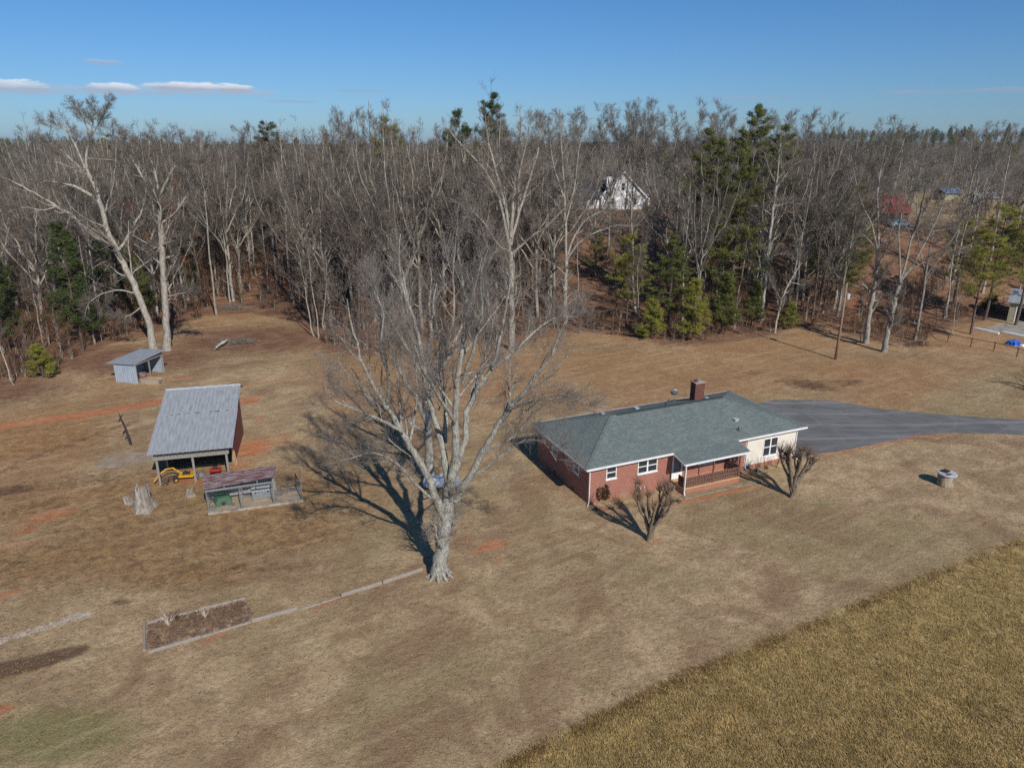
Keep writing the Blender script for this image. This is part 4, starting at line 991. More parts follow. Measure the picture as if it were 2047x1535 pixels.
# dry stalks in the planting bed
for i, (px, py, s_, lab) in enumerate(((338,1252,1.0,'fan of pale dry stalks in the left part of the planting bed'),(352,1245,.8,'dry grey shrub just behind the pale stalk fan in the bed'),(411,1236,.6,'small dry forked stalk in the middle of the planting bed'),(475,1222,.7,'low brown dry tuft at the right end of the planting bed'),(445,1228,.55,'small grey dry tuft left of the right end tuft in the bed'),(312,1285,.5,'low dry tuft near the front left corner of the planting bed'))):
    x, y = gz(px, py); rg_ = np.random.default_rng(90+i); root = empty('dry_plant', (x, y, .05), 0, lab, 'plant', 'dry plants in the planting bed')
    n_ = 22; st = np.zeros((n_, 4, 3)); a = rg_.uniform(0, 2*pi, n_); hh = rg_.uniform(.5, 1.1, n_)*s_
    for k in range(4): st[:, k] = np.stack([np.cos(a)*.55*s_*(k/3)**1.2, np.sin(a)*.4*s_*(k/3)**1.2, hh*(k/3)**.7], 1)+rg_.normal(0, .015, (n_, 3))
    V_, Q_ = tubes(st, np.tile([.018,.014,.01,.005], (n_, 1)), 4); link('stems', np_mesh('stems', V_, Q_), simple('dry_stalk', (196,184,164), (150,132,110), 4, .9) if i in (0, 2) else M['twig_brown'], root)
    c = rg_.normal(0, 1, (160, 3))*np.array([.35,.3,.02])*s_*1.6; c[:, 2] = abs(c[:, 2])+.03; link('foliage', leaf_quads(c, .05, rg_, .7), M['dry_leaf'], root)
# ------------------------------------------------------------------ trees
def fork_mesh(limbs, cfg, rg, trunk_levels=1, sides=(10, 7, 5, 3, 3, 3)):
    """limbs: list of (P,R). cfg: list of kids() settings. returns trunk mesh, twig mesh"""
    levels = [limbs]; cur = limbs
    for c in cfg:
        nxt = []
        for P, R in cur:
            nxt.append(kids(P, R, rg=rg, **c))
        # merge equal-length batches
        by = {}
        for P, R in nxt: by.setdefault(P.shape[1], []).append((P, R))
        cur = [(np.concatenate([p for p, r in v]), np.concatenate([r for p, r in v])) for v in by.values()]
        levels.append(cur)
    tr, cr = [], []
    for i, lv in enumerate(levels):
        for P, R in lv: (tr if i <= trunk_levels else cr).append(tubes(P, R, sides[min(i, len(sides)-1)]))
    a = merge(tr); b = merge(cr)
    return np_mesh('trunk', a[0], a[1], True), np_mesh('branches', b[0], b[1])
def skel(name, px, py, D, limbs, cfg, label, barkm, twigm, seed, cat='tree', zoom=None, tl=1, group=None):
    rg = np.random.default_rng(seed)
    bx, by, bz_ = at(px, py, D); bz_ = hgt(bx, D)
    out = []
    for pts, offs, rad in limbs:
        P3 = []
        n = len(pts)
        for i, p in enumerate(pts):
            q = zoom(*p) if zoom else p
            o = np.interp(i/(n-1), np.linspace(0, 1, len(offs)), offs)
            w = at(q[0], q[1], D+o); P3.append((w[0]-bx, w[1]-D, w[2]-bz_))
        P, R = poly(P3, rad, max(10, 3*n), .05*min(1, rad[0]*3), rg)
        out.append((P, R))
    by_ = {}
    for P, R in out: by_.setdefault(P.shape[1], []).append((P, R))
    lm = [(np.concatenate([p for p, r in v]), np.concatenate([r for p, r in v])) for v in by_.values()]
    tm, cm = fork_mesh(lm, cfg, rg, tl)
    root = empty(name, (bx, D, bz_), 0, label, cat, group)
    link('trunk', tm, barkm, root); link('crown', cm, twigm, root)
    return root
z3 = lambda x, y: (550+x/1.918, 400+y/1.918)
z4 = lambda x, y: (x/2.3614, 100+y/2.3614)
z5 = lambda x, y: (700+x/2.5586, 100+y/2.5586)
z6 = lambda x, y: (1350+x/2.3615, 100+y/2.3615)
# 1. the big foreground tree
bx0, by0 = gz(880, 1150)
big = [
 ([(625,1440),(640,1330),(655,1240),(668,1150),(675,1080)], (0,0,.2), (.54,.45,.42,.4,.36)),
 ([(655,1220),(620,1150),(585,1060),(540,980),(490,890),(430,790),(380,720),(335,640),(310,540),(290,470),(270,380)], (0,-1.5,-2.5), (0.279,0.246,0.213,0.197,0.164,0.139,0.115,0.09,0.066,0.041,0.025)),
 ([(668,1110),(650,1010),(640,930),(600,800),(575,680),(560,560),(535,470),(500,350),(480,250)], (0,1.5,3), (0.246,0.205,0.18,0.164,0.139,0.115,0.082,0.057,0.025)),
 ([(675,1090),(690,980),(690,850),(697,720),(712,600),(732,470),(722,330),(705,200),(700,120)], (0,-1,-1.5), (0.295,0.246,0.213,0.18,0.148,0.115,0.082,0.049,0.025)),
 ([(680,1070),(712,980),(733,880),(740,790),(785,710),(830,650),(860,560),(880,440),(900,330),(915,230)], (0,1.0,2.5), (0.262,0.221,0.18,0.164,0.139,0.123,0.098,0.074,0.049,0.025)),
 ([(690,1150),(735,1080),(790,980),(850,870),(900,800),(960,730),(1005,665),(1060,600),(1090,520),(1125,440)], (0,-1,-2), (0.246,0.221,0.189,0.164,0.148,0.123,0.098,0.082,0.057,0.025)),
 ([(690,1130),(740,1070),(830,1010),(900,950),(960,915),(1030,920),(1080,1000)], (0,-1,-2), (0.082,0.066,0.053,0.045,0.037,0.025,0.012)),
 ([(640,1180),(560,1110),(470,1010),(380,960),(290,990),(220,1010)], (0,-2,-4.5), (0.115,0.09,0.066,0.049,0.037,0.016)),
 ([(650,930),(660,800),(620,680),(640,560),(600,430),(620,300)], (1,3,5), (0.164,0.139,0.115,0.082,0.057,0.025)),
 ([(720,700),(760,560),(800,430),(780,300),(820,180)], (-1,-3,-4), (0.123,0.098,0.066,0.041,0.025)),
 ([(430,790),(440,680),(400,560),(420,450),(380,330)], (-1.5,-3,-4), (0.123,0.098,0.074,0.049,0.025)),
 ([(490,890),(400,840),(300,800),(220,770),(180,700)], (-1.5,-4,-5), (0.107,0.082,0.057,0.041,0.016)),
 ([(575,680),(500,560),(440,450),(390,380),(360,280)], (1,3,5), (0.123,0.09,0.066,0.041,0.025)),
 ([(900,800),(1000,770),(1100,740),(1180,760)], (-1.2,-3,-4), (0.098,0.066,0.041,0.016)),
 ([(830,650),(940,560),(1020,480),(1090,440),(1160,450)], (1,3,5), (0.107,0.082,0.057,0.041,0.016)),
 ([(690,850),(620,740),(560,640),(520,520)], (-1,-4,-6), (0.123,0.09,0.057,0.025)),
 ([(740,790),(800,620),(830,500),(850,400)], (1,4,6), (0.115,0.082,0.057,0.025)),
]
big_cfg = [dict(n=13, ang=(40,12), lr=.34, rr=.42, k=7, up=.4, wob=.09, f=(.3,1), tip=.25, lmin=1.0, lfall=.62),
           dict(n=8, ang=(38,12), lr=.5, rr=.46, k=5, up=.25, wob=.09, f=(.2,1), tip=.35, lmin=.7),
           dict(n=6, ang=(36,12), lr=.54, rr=.5, k=4, up=.15, wob=.08, f=(.25,1), tip=.4, lmin=.45, rmin=.0065),
           dict(n=3, ang=(30,10), lr=.6, rr=.6, k=3, up=.1, wob=.06, f=(.2,1), tip=.5, lmin=.3, rmin=.0042)]
bt = skel('maple_tree', 880, 1150, by0, big, big_cfg, 'huge bare spreading tree in the middle of the yard, largest in the picture', M['bark_big'], M['twig_big'], 5, zoom=z3)
# root flare
mb = []
for k in range(9):
    a = 2*pi*k/9+.3; p, r = poly([(.33*cos(a),.33*sin(a),1.3),(.4*cos(a),.4*sin(a),.5),(.58*cos(a+.1),.58*sin(a+.1),.12),(1.0*cos(a+.2),1.0*sin(a+.2),-.08)], [.08,.13,.11,.05], 9, .015); mb.append(tubes(p, r, 8))
v_, q_ = merge(mb); link('root_flare', np_mesh('roots', v_, q_, True), M['bark_big'], bt)
# 2. second tree straight behind it
D2 = 52.0
t2 = [
 ([(590,1075),(590,980),(585,860),(580,760),(578,640),(600,500),(590,380),(600,260)], (0,.5,1), (.48,.36,.32,.28,.22,.15,.08,.03)),
 ([(585,860),(540,760),(470,640),(430,520),(400,400),(370,280)], (0,-1,-2), (.2,.16,.13,.1,.06,.03)),
 ([(580,760),(640,650),(700,520),(760,380),(790,230)], (0,1,3), (.2,.16,.12,.07,.03)),
 ([(578,640),(520,520),(500,380),(470,230),(480,130)], (0,1.5,3), (.17,.13,.09,.05,.03)),
 ([(580,700),(660,580),(690,420),(680,260),(700,100)], (.5,-1,-2), (.17,.13,.09,.05,.03)),
 ([(585,900),(500,840),(400,800),(300,700),(230,600)], (0,-2,-3), (.16,.12,.08,.05,.02))]
skel('yard_tree', 857, 963, D2, t2, [dict(n=13, ang=(40,12), lr=.34, rr=.42, k=5, up=.3, wob=.09, f=(.3,1), tip=.3, lmin=1, lfall=.65), dict(n=8, ang=(40,14), lr=.5, rr=.5, k=4, up=.2, wob=.1, f=(.2,1), lmin=.6), dict(n=5, ang=(40,14), lr=.5, rr=.55, k=3, up=.1, wob=.1, f=(.25,1), lmin=.4, rmin=.009)],
     'straight trunked bare tree standing right behind the huge spreading tree', M['bark'], M['twig_big'], 6, zoom=z3)
# 3. leaning twins by the tin shed
cfgA = [dict(n=18, ang=(42,14), lr=.3, rr=.42, k=6, up=.25, wob=.13, f=(.3,.97), tip=.3, lmin=.8, lfall=.75), dict(n=10, ang=(45,14), lr=.5, rr=.5, k=5, up=.2, wob=.12, f=(.25,.95), lmin=.45),
        dict(n=5, ang=(36,12), lr=.52, rr=.55, k=4, up=.15, wob=.1, f=(.2,.97), lmin=.3, rmin=.01), dict(n=3, ang=(33,10), lr=.65, rr=.6, k=3, up=.1, wob=.07, f=(.25,1), lmin=.25, rmin=.0075)]
lean = [
 ([(727,1412),(715,1340),(690,1250),(640,1120),(590,1020),(545,940),(510,870),(490,790),(460,680),(430,600),(402,560),(410,480),(428,415)], (0,.5), (.6,.44,.41,.39,.37,.35,.32,.29,.26,.23,.19,.14,.1)),
 ([(428,415),(400,340),(370,290),(330,250)], (.5,2), (.11,.07,.05,.02)), ([(428,415),(470,340),(500,280),(520,240)], (.5,-1), (.11,.07,.05,.02)),
 ([(428,415),(440,330),(430,260)], (.5,0), (.1,.06,.02)),
 ([(515,925),(430,870),(350,790),(270,740),(170,680),(80,630),(-10,590)], (0,-2), (.26,.22,.2,.17,.13,.08,.03)),
 ([(435,690),(350,640),(250,625),(140,612)], (.2,-1), (.2,.16,.1,.04)),
 ([(402,575),(340,520),(300,480),(240,440),(170,400)], (.4,3), (.16,.12,.09,.06,.03)),
 ([(402,560),(360,460),(320,380),(260,340),(180,330)], (.4,1), (.14,.1,.07,.04,.02)),
 ([(560,945),(600,890),(640,810),(672,765),(680,700)], (0,2), (.2,.17,.12,.08,.03)),
 ([(640,1150),(560,1130),(480,1150),(410,1200),(400,1260)], (0,-1.5), (.11,.09,.07,.05,.02)),
 ([(665,1215),(620,1250),(560,1268),(500,1240)], (0,-1), (.1,.07,.05,.02)),
 ([(270,740),(200,760),(120,740),(20,770)], (-1.2,-2.5), (.1,.07,.05,.02))]
skel('leaning_tree', 312, 697, gz(312,697)[1], lean, cfgA, 'tall pale bare tree leaning left with long crooked limbs, above the tin shed', M['bark_pale'], M['twig'], 8, zoom=z4)
strt = [
 ([(790,1422),(787,1340),(783,1250),(775,1100),(765,950),(760,820),(748,700)], (0,0), (.62,.44,.42,.4,.36,.32,.28)),
 ([(748,700),(700,640),(650,560),(600,470),(570,380)], (0,1), (.18,.15,.11,.07,.03)),
 ([(748,700),(790,610),(832,545),(900,540),(960,540)], (0,-2), (.17,.13,.1,.06,.02)),
 ([(748,700),(740,600),(700,480),(720,360)], (0,2), (.16,.12,.08,.03)),
 ([(765,950),(740,930),(700,950)], (0,-1), (.14,.1,.03)), ([(765,900),(750,830),(765,760),(740,700),(690,560)], (0,-2), (.16,.14,.12,.08,.03)),
 ([(785,1165),(850,1150),(920,1140)], (0,-1), (.1,.07,.03)), ([(760,820),(840,760),(900,650),(880,520)], (0,1), (.15,.1,.07,.03))]
st_ = skel('forked_tree', 333, 700, gz(333,700)[1], strt, cfgA, 'upright pale tree with a few orange leaves, right beside the leaning tree', M['bark'], M['twig'], 9, zoom=z4)
rgl = np.random.default_rng(3); cc = []
for (a, b) in ((840,620),(815,745),(790,780),(790,850),(870,1000),(600,740),(690,870),(830,1165)):
    q = z4(a, b); w = at(q[0], q[1], st_.location.y-.5); cc.append(rgl.normal(0, .5, (70, 3))+np.array([w[0]-st_.location.x, -.5, w[2]-st_.location.z]))
link('leaf_clusters', leaf_quads(np.concatenate(cc), .09, rgl), M['orange_leaf'], st_)
# 4. big vase tree at the back edge in the middle, and its neighbour
vase = [
 ([(825,1560),(826,1400),(825,1250),(822,1120),(820,1030)], (0,0), (.5,.4,.37,.34,.31)),
 ([(820,1040),(790,880),(750,720),(680,600),(560,480),(500,400)], (0,-3), (.2,.18,.15,.11,.07,.03)),
 ([(820,1000),(800,820),(745,620),(700,450),(690,330)], (0,2), (.22,.19,.15,.09,.03)),
 ([(822,960),(838,740),(850,580),(872,430),(870,300)], (0,0), (.24,.2,.16,.1,.03)),
 ([(822,1000),(860,840),(905,700),(962,520),(985,400)], (0,3), (.2,.18,.14,.09,.03)),
 ([(840,1035),(920,960),(1010,900),(1080,830),(1130,760)], (0,-3), (.18,.15,.11,.07,.03)),
 ([(815,1030),(760,1010),(700,900),(620,820),(570,700)], (0,-4), (.15,.12,.09,.06,.03)),
 ([(800,820),(780,650),(760,480),(770,340)], (1,3), (.15,.12,.08,.03)), ([(860,840),(860,640),(900,480),(930,360)], (0,-2), (.15,.11,.07,.03))]
skel('vase_tree', 1022, 700, gz(1022,700)[1], vase, cfgA, 'broad vase shaped grey tree at the back of the lawn left of the farmhouse', M['bark'], M['twig'], 12, zoom=z5)
nb_ = [
 ([(1095,1400),(1097,1290),(1100,1180),(1105,1080)], (0,0), (.42,.32,.28,.25)),
 ([(1105,1080),(1160,990),(1260,930),(1360,895),(1450,900)], (0,-2), (.17,.14,.11,.07,.03)),
 ([(1105,1080),(1140,960),(1200,870),(1290,820),(1350,830)], (0,2), (.16,.13,.1,.06,.03)),
 ([(1100,1150),(1050,1100),(980,1060),(900,1080)], (0,-2), (.1,.07,.05,.02)),
 ([(1105,1080),(1100,900),(1095,700),(1080,500),(1075,350)], (0,1), (.2,.17,.13,.08,.03)),
 ([(1100,900),(1150,700),(1170,500),(1200,380)], (0,2), (.12,.09,.06,.02)), ([(1095,760),(1040,600),(1020,450),(1010,350)], (0,-1), (.12,.09,.06,.02))]
skel('edge_tree', 1128, 655, gz(1128,655)[1]-.5, nb_, cfgA, 'grey tree with limbs sweeping right toward the yellowish pines, right of the vase shaped tree', M['bark'], M['twig'], 13, zoom=z5)
# 5. right hand trees
pale_r = [
 ([(405,1290),(415,1200),(428,1080),(440,930),(455,800),(470,680),(482,610)], (0,0), (.34,.25,.23,.21,.19,.16,.14)),
 ([(482,610),(490,500),(500,420),(490,340)], (0,0), (.1,.07,.05,.02)), ([(482,610),(530,560),(600,520)], (0,-1), (.08,.05,.02)), ([(478,640),(440,560),(420,480)], (0,1), (.08,.05,.02)),
 ([(462,740),(540,720),(600,730)], (0,-1), (.07,.05,.02)), ([(440,980),(500,960),(560,965)], (0,-1), (.05,.04,.02)), ([(475,650),(540,570),(570,460)], (0,1), (.07,.05,.02)), ([(455,780),(400,740),(350,730)], (0,1), (.07,.05,.02))]
skel('pale_tree', *z6(405,1290), gz(*z6(405,1290))[1], pale_r, cfgA[:3], 'tall white barked tree rising from the young pines behind the brick house', M['bark_pale'], M['twig'], 14, zoom=z6)
sm_r = [
 ([(470,1335),(480,1270),(500,1180),(530,1110),(560,1060)], (0,0), (.16,.13,.12,.1,.08)), ([(560,1060),(600,1000),(630,930)], (0,0), (.06,.04,.02)), ([(560,1060),(580,960),(560,880)], (0,-1), (.06,.04,.02)),
 ([(540,1095),(600,1110),(640,1100)], (0,0), (.05,.03,.02)), ([(500,1180),(460,1110),(440,1060)], (0,0), (.05,.03,.02))]
skel('curved_sapling', *z6(470,1335), gz(*z6(470,1335))[1], sm_r, cfgA[:3], 'small curved pale tree at the lawn edge left of the utility pole', M['bark_pale'], M['twig'], 15, zoom=z6)
fanA = [
 ([(900,1385),(910,1290),(925,1200),(940,1120),(950,1020),(955,950)], (0,0), (.42,.3,.28,.26,.24,.21)),
 ([(955,950),(930,830),(880,730),(850,620),(830,500)], (0,-1), (.14,.11,.08,.05,.02)), ([(955,950),(960,820),(950,700),(970,560),(1000,430)], (0,1), (.16,.13,.1,.06,.02)),
 ([(955,950),(1000,820),(1020,700),(1060,560),(1080,420)], (0,2), (.15,.12,.09,.06,.02)), ([(945,1060),(985,960),(1010,880),(1050,760),(1120,600)], (0,-2), (.14,.11,.08,.06,.02)),
 ([(925,1180),(960,1100),(1000,1040),(1060,1000)], (0,-1), (.1,.07,.05,.02)), ([(955,950),(900,880),(820,820),(780,760)], (0,1), (.1,.07,.04,.02))]
skel('fan_tree', *z6(900,1385), gz(*z6(900,1385))[1], fanA, cfgA, 'left of the two multi stemmed grey trees right of the utility pole', M['bark'], M['twig'], 16, zoom=z6)
fanB = [
 ([(985,1425),(1000,1340),(1020,1250),(1035,1180),(1060,1100)], (0,0), (.42,.29,.26,.24,.21)),
 ([(1060,1100),(1090,1000),(1110,900),(1150,790),(1180,650),(1190,520)], (0,1), (.15,.13,.11,.09,.06,.02)), ([(1060,1100),(1060,980),(1050,860),(1080,720),(1100,560)], (0,-1), (.14,.12,.09,.06,.02)),
 ([(1060,1100),(1130,1000),(1200,870),(1260,740),(1300,600),(1330,470)], (0,2), (.15,.12,.1,.08,.05,.02)), ([(1075,1060),(1160,1010),(1240,960),(1330,940)], (0,-2), (.1,.08,.05,.02)),
 ([(1110,900),(1180,760),(1240,620),(1260,480)], (.5,-1), (.1,.08,.05,.02))]
skel('fan_tree', *z6(985,1425), gz(*z6(985,1425))[1], fanB, cfgA, 'right of the two multi stemmed grey trees right of the utility pole, nearer the lawn', M['bark'], M['twig'], 17, zoom=z6)
# ------------------------------------------------------------------ forest prototypes
def forest_proto(seed, Ht, clear, lean=.03, form='oak', r0=.2, dens=1.0):
    rg = np.random.default_rng(seed)
    a = rg.uniform(0, 2*pi); k = 12
    z = np.linspace(0, 1, k); bend = lean*Ht*z**1.3
    P = np.stack([bend*np.cos(a)+np.cumsum(rg.normal(0, .07, k)), bend*np.sin(a)+np.cumsum(rg.normal(0, .07, k)), z*Ht*(.97 if form == 'tall' else .8)-.1], 1); P[0, :2] = 0
    r0 *= .8; R = r0*(1-.86*z); R[0] *= 1.35
    limbs = [(P[None], R[None])]
    if form == 'fork':
        s = P[5]; 
        for q in range(2):
            b = a+2+q*2.4; e = s+np.array([cos(b)*Ht*.14, sin(b)*Ht*.14, Ht*.48]); m_ = (s+e)/2+np.array([cos(b), sin(b), 0])*Ht*.03
            p, r = poly([tuple(s), tuple(m_), tuple(e)], [r0*.5, r0*.33, .03], 12, .05, rg); limbs.append((p, r))
        limbs = [(np.concatenate([p for p, r in limbs]), np.concatenate([r for p, r in limbs]))]
    if form == 'vase':
        s = P[5]; out = [(P[None, :8], R[None, :8]*np.linspace(1, .6, 8))]; nn = 8; ps, rs = [], []
        for q in range(nn):
            b = a+2*pi*q/nn+rg.uniform(-.3, .3); sp = rg.uniform(.1, .3)*Ht; i0 = rg.integers(4, 8); s = P[i0]; h1 = Ht*(rg.uniform(.88, .98)-.45*(sp/Ht-.1)**1.0)
            e = np.array([cos(b)*sp+s[0], sin(b)*sp+s[1], h1]); m_ = s+(e-s)*np.array([.62, .62, .42]); m2 = s+(e-s)*np.array([.9, .9, .75])
            p, r = poly([tuple(s), tuple(m_), tuple(m2), tuple(e)], [r0*.5, r0*.36, r0*.2, .025], 12, .07, rg); ps.append(p); rs.append(r)
        Pt = np.array([[np.interp(t, np.linspace(0, 1, 12), P[:, j]) for j in range(3)] for t in np.linspace(0, .55, 12)])[None]
        limbs = [(np.concatenate(ps+[Pt]), np.concatenate(rs+[r0*np.linspace(1.15, .6, 12)[None]]))]
    nl = {'vase': 9, 'oak': 16, 'tall': 17, 'fork': 9, 'slim': 13}[form]
    c = [dict(n=int(nl*(1+(dens-1)*.5)), ang=((58 if form == 'oak' else 42), 12), lr={'oak': .44, 'tall': .3, 'fork': .34, 'slim': .24, 'vase': .3}[form], rr=.45, k=6, up=.32, wob=.13, f=(clear, .94 if dens < 1.3 else .99), tip=.25, lfall=.8 if dens < 1.3 else .62, lmin=.6),
         dict(n=max(4, int(8*dens)), ang=(40,13), lr=.5, rr=.5, k=5, up=.22, wob=.11, f=(.2,.95), lmin=.35, rmin=.014),
         dict(n=5, ang=(36,12), lr=.55, rr=.55, k=4, up=.18, wob=.09, f=(.2,1), lmin=.3, rmin=.010),
         dict(n=3, ang=(32,11), lr=.7, rr=.65, k=3, up=.14, wob=.06, f=(.2,1), lmin=.3, rmin=.009)]
    return fork_mesh(limbs, c, rg, 1, (8, 5, 3, 3, 3))
PROTO = {}
for nm, args in dict(tall1=(101,24,.45,.02,'tall',.22), tall2=(102,26,.5,.04,'tall',.2), tall3=(109,23,.35,.03,'tall',.24), oak1=(103,22,.35,.04,'oak',.28), oak2=(104,20,.3,.06,'oak',.26), oak3=(110,23,.4,.02,'oak',.3),
                     vase1=(121,23,.25,.03,'vase',.26), vase2=(122,21,.25,.05,'vase',.24), vase3=(123,24,.3,.02,'vase',.28), dome1=(131,25,.35,.03,'vase',.24,1.6), dome2=(132,24,.4,.04,'vase',.22,1.6), dome3=(133,26,.3,.03,'vase',.25,1.7), fork1=(105,23,.4,.03,'fork',.25), fork2=(106,21,.45,.05,'fork',.22), slim1=(107,17,.4,.06,'slim',.12), slim2=(108,14,.35,.1,'slim',.1), slim3=(111,19,.5,.04,'slim',.13)).items():
    tm, cm = forest_proto(*args); PROTO[nm] = (tm, cm, args[1])
def pine_proto(seed, Ht, r0, base, spread, tiers, dens=1.0, mature=True):
    rg = np.random.default_rng(seed); k = 10; z = np.linspace(0, 1, k)
    P = np.stack([np.cumsum(rg.normal(0, .05, k)), np.cumsum(rg.normal(0, .05, k)), z*Ht], 1); P[0, :2] = 0
    R = r0*(1-.9*z); Bp, Br = [], []
    for t in range(tiers):
        f = base+(1-base)*(t+.5*rg.random())/tiers; c = np.array([np.interp(f, z, P[:, j]) for j in range(3)])
        prof = (1-f)**.75*(.35+.65*min(1, (f-base)/.18+.3)) if mature else (1-f)**.9
        for q in range(rg.integers(4, 7)):
            if rg.random() < .12: continue
            a = rg.uniform(0, 2*pi); ln = spread*(prof/(1-base)**.75)*rg.uniform(.6, 1.15)+.35
            el = .12+.5*(f-base)+rg.uniform(-.12, .12)
            pts = np.stack([c+np.array([cos(a), sin(a), 0])*ln*s+np.array([0, 0, ln*(el*s+.18*s*s)]) for s in np.linspace(0, 1, 5)])+rg.normal(0, .03*ln/2, (5, 3))
            Bp.append(pts); Br.append(np.linspace(.055, .015, 5)*(.5+ln/4))
    Bp = np.array(Bp); Br = np.array(Br)
    tw, twr = kids(Bp, Br, max(4, int(7*dens)), rg, (50, 12), .36, .5, 3, .25, .1, (.25, 1), .4, lmin=.3, rmin=.012)
    tr = merge([tubes(P[None], R[None], 8), tubes(Bp, Br, 4), tubes(tw, twr, 3)])
    ends = np.concatenate([tw[:, 1:, :].reshape(-1, 3), Bp[:, 3:, :].reshape(-1, 3)])
    n = int(16*dens); c = np.repeat(ends, n, axis=0); d = rg.normal(size=(len(c), 3)); d[:, 2] = abs(d[:, 2])*.6+.05; d /= np.linalg.norm(d, axis=1, keepdims=True)
    L_ = rg.uniform(.22, .42, (len(c), 1)); s = np.cross(d, rg.normal(size=d.shape)); s /= np.linalg.norm(s, axis=1, keepdims=True)+1e-9; w = .026
    c = c+rg.normal(0, .1, c.shape)
    V_ = np.stack([c-s*w, c+s*w, c+d*L_+s*w*.6, c+d*L_-s*w*.6], 1).reshape(-1, 3)
    return np_mesh('pine_trunk', tr[0], tr[1]), np_mesh('pine_needles', V_, np.arange(len(V_)).reshape(-1, 4)), Ht
PINE = dict(p1=pine_proto(201, 22, .24, .36, 4.3, 16), p2=pine_proto(202, 18, .2, .2, 4.2, 16), p3=pine_proto(203, 24, .24, .5, 3.4, 13), y1=pine_proto(204, 7, .1, .08, 2.2, 12, 1.1, False), y2=pine_proto(205, 10, .13, .12, 2.4, 14, 1.0, False), o1=pine_proto(206, 15, .18, .35, 4.2, 10, .9))
def place(root_name, meshes, x, y, z, rz_a, s, mats, label, cat, group=None, sz=None, tilt=0.0, twa=0.0):
    r = bpy.data.objects.new(root_name, None); COL.objects.link(r); r.location = (x, y, z-.05); r.rotation_euler = (tilt*cos(twa), tilt*sin(twa), rz_a); r.scale = (s, s, sz or s); r.empty_display_size = .3
    tag(r, label, cat, group)
    for nm_, me_, mt in zip(('trunk', 'crown'), meshes, mats):
        if me_.materials and me_.materials[0] != mt:
            key = (me_.name, mt.name)
            if key not in MCACHE: m_ = me_.copy(); m_.materials.clear(); m_.materials.append(mt); MCACHE[key] = m_
            me_ = MCACHE[key]
        elif not me_.materials: me_.materials.append(mt)
        o = bpy.data.objects.new(nm_, me_); COL.objects.link(o); o.parent = r
    return r
MCACHE = {}
# hand-placed slender trunks along the front of the wood: (px, py, top py, proto, bark, label)
FRONT = [
 (1236,560,215,'oak1','bark_dark','dark heavy limbed tree overlapping the gable of the white farmhouse'),
 (1192,540,240,'vase2','bark','grey tree overlapping the left wing of the white farmhouse'),
 (1285,590,260,'slim3','bark_pale','pale slender tree at the right end of the white farmhouse'),
 (1160,600,330,'slim1','bark','slender grey tree below the left wing of the white farmhouse'),
 (1340,610,300,'vase3','bark','grey vase shaped tree rising behind the leftmost young pines'),
 (190,688,330,'slim3','bark','thin grey tree at the wood edge left behind the leaning tree'),
 (85,700,400,'slim1','bark','thin bare tree rising behind the small bright young pine'),
 (142,690,470,'slim2','bark_dark','dark thin tree between the bright young pine and the tin shed'),
 (28,770,500,'slim2','bark','crooked brownish bare tree at the left frame edge'),
 (433,632,250,'tall2','bark','straight grey tree at the top of the leaf slope, left of two pale trunks'),
 (460,606,300,'slim3','bark_pale','pale curved twin trunk tree right of the straight grey tree'),
 (583,598,230,'tall1','bark_pale','white trunked tall tree at the back of the leaf covered slope'),
 (536,622,560,'slim2','bark_dark','short leaning sapling in front of the white trunked tall tree'),
 (562,575,260,'fork2','bark_dark','dark forked tree just left behind the white trunked tall tree'),
 (628,672,420,'slim1','bark_pale','left of three thin pale stems at the corner of the leaf covered slope'),
 (637,676,400,'slim3','bark','middle of three thin pale stems at the corner of the leaf covered slope'),
 (651,676,440,'slim2','bark_pale','right of three thin pale stems at the corner of the leaf covered slope'),
 (1268,665,380,'slim2','bark','bare stem among the young pines behind the brick house'),
 (1236,640,340,'slim1','bark_dark','dark slim tree left of the young pines behind the house'),
 (1385,600,190,'oak1','bark_dark','tall dark crooked tree behind the young pines, reaching the skyline'),
 (1470,640,330,'slim3','bark','slender tree left of the tall white barked tree'),
 (1630,640,420,'slim1','bark_dark','dark slim tree above the long shadow left of the utility pole'),
 (1912,640,440,'slim2','bark','bare grey tree left of the far garage'),
 (1868,660,480,'slim2','bark_dark','thin dark tree by the brush left of the rail fence'),
 (1905,672,500,'slim1','bark','grey trunk standing on the rail fence line'),
]
def place_px(name, px, py, top, key, mats, label, cat='tree', group=None, src=None, s=None):
    x, y, z = ground_hit(px, py); pr = (src or PROTO)[key]; mh = pr[2]
    dep = at(px, top, y)[2]-z; sc_ = dep/(mh*{'t': 1.02, 's': 1.02, 'p': 1, 'y': 1, 'f': .98, 'v': 1.04, 'd': 1.04, 'o': 1 if src else .9}[key[0]])
    sxy = s or max(.65, min(1.3, sc_*(1.15 if src else 1)))
    return place(name, pr[:2], x, y, z, random.uniform(0, 6.28), sxy, mats, label, cat, group, sz=sc_)
for px, py, top_, key, bk_, lab in FRONT: place_px('bare_tree', px, py, top_, key, (M[bk_], M['twig']), lab)
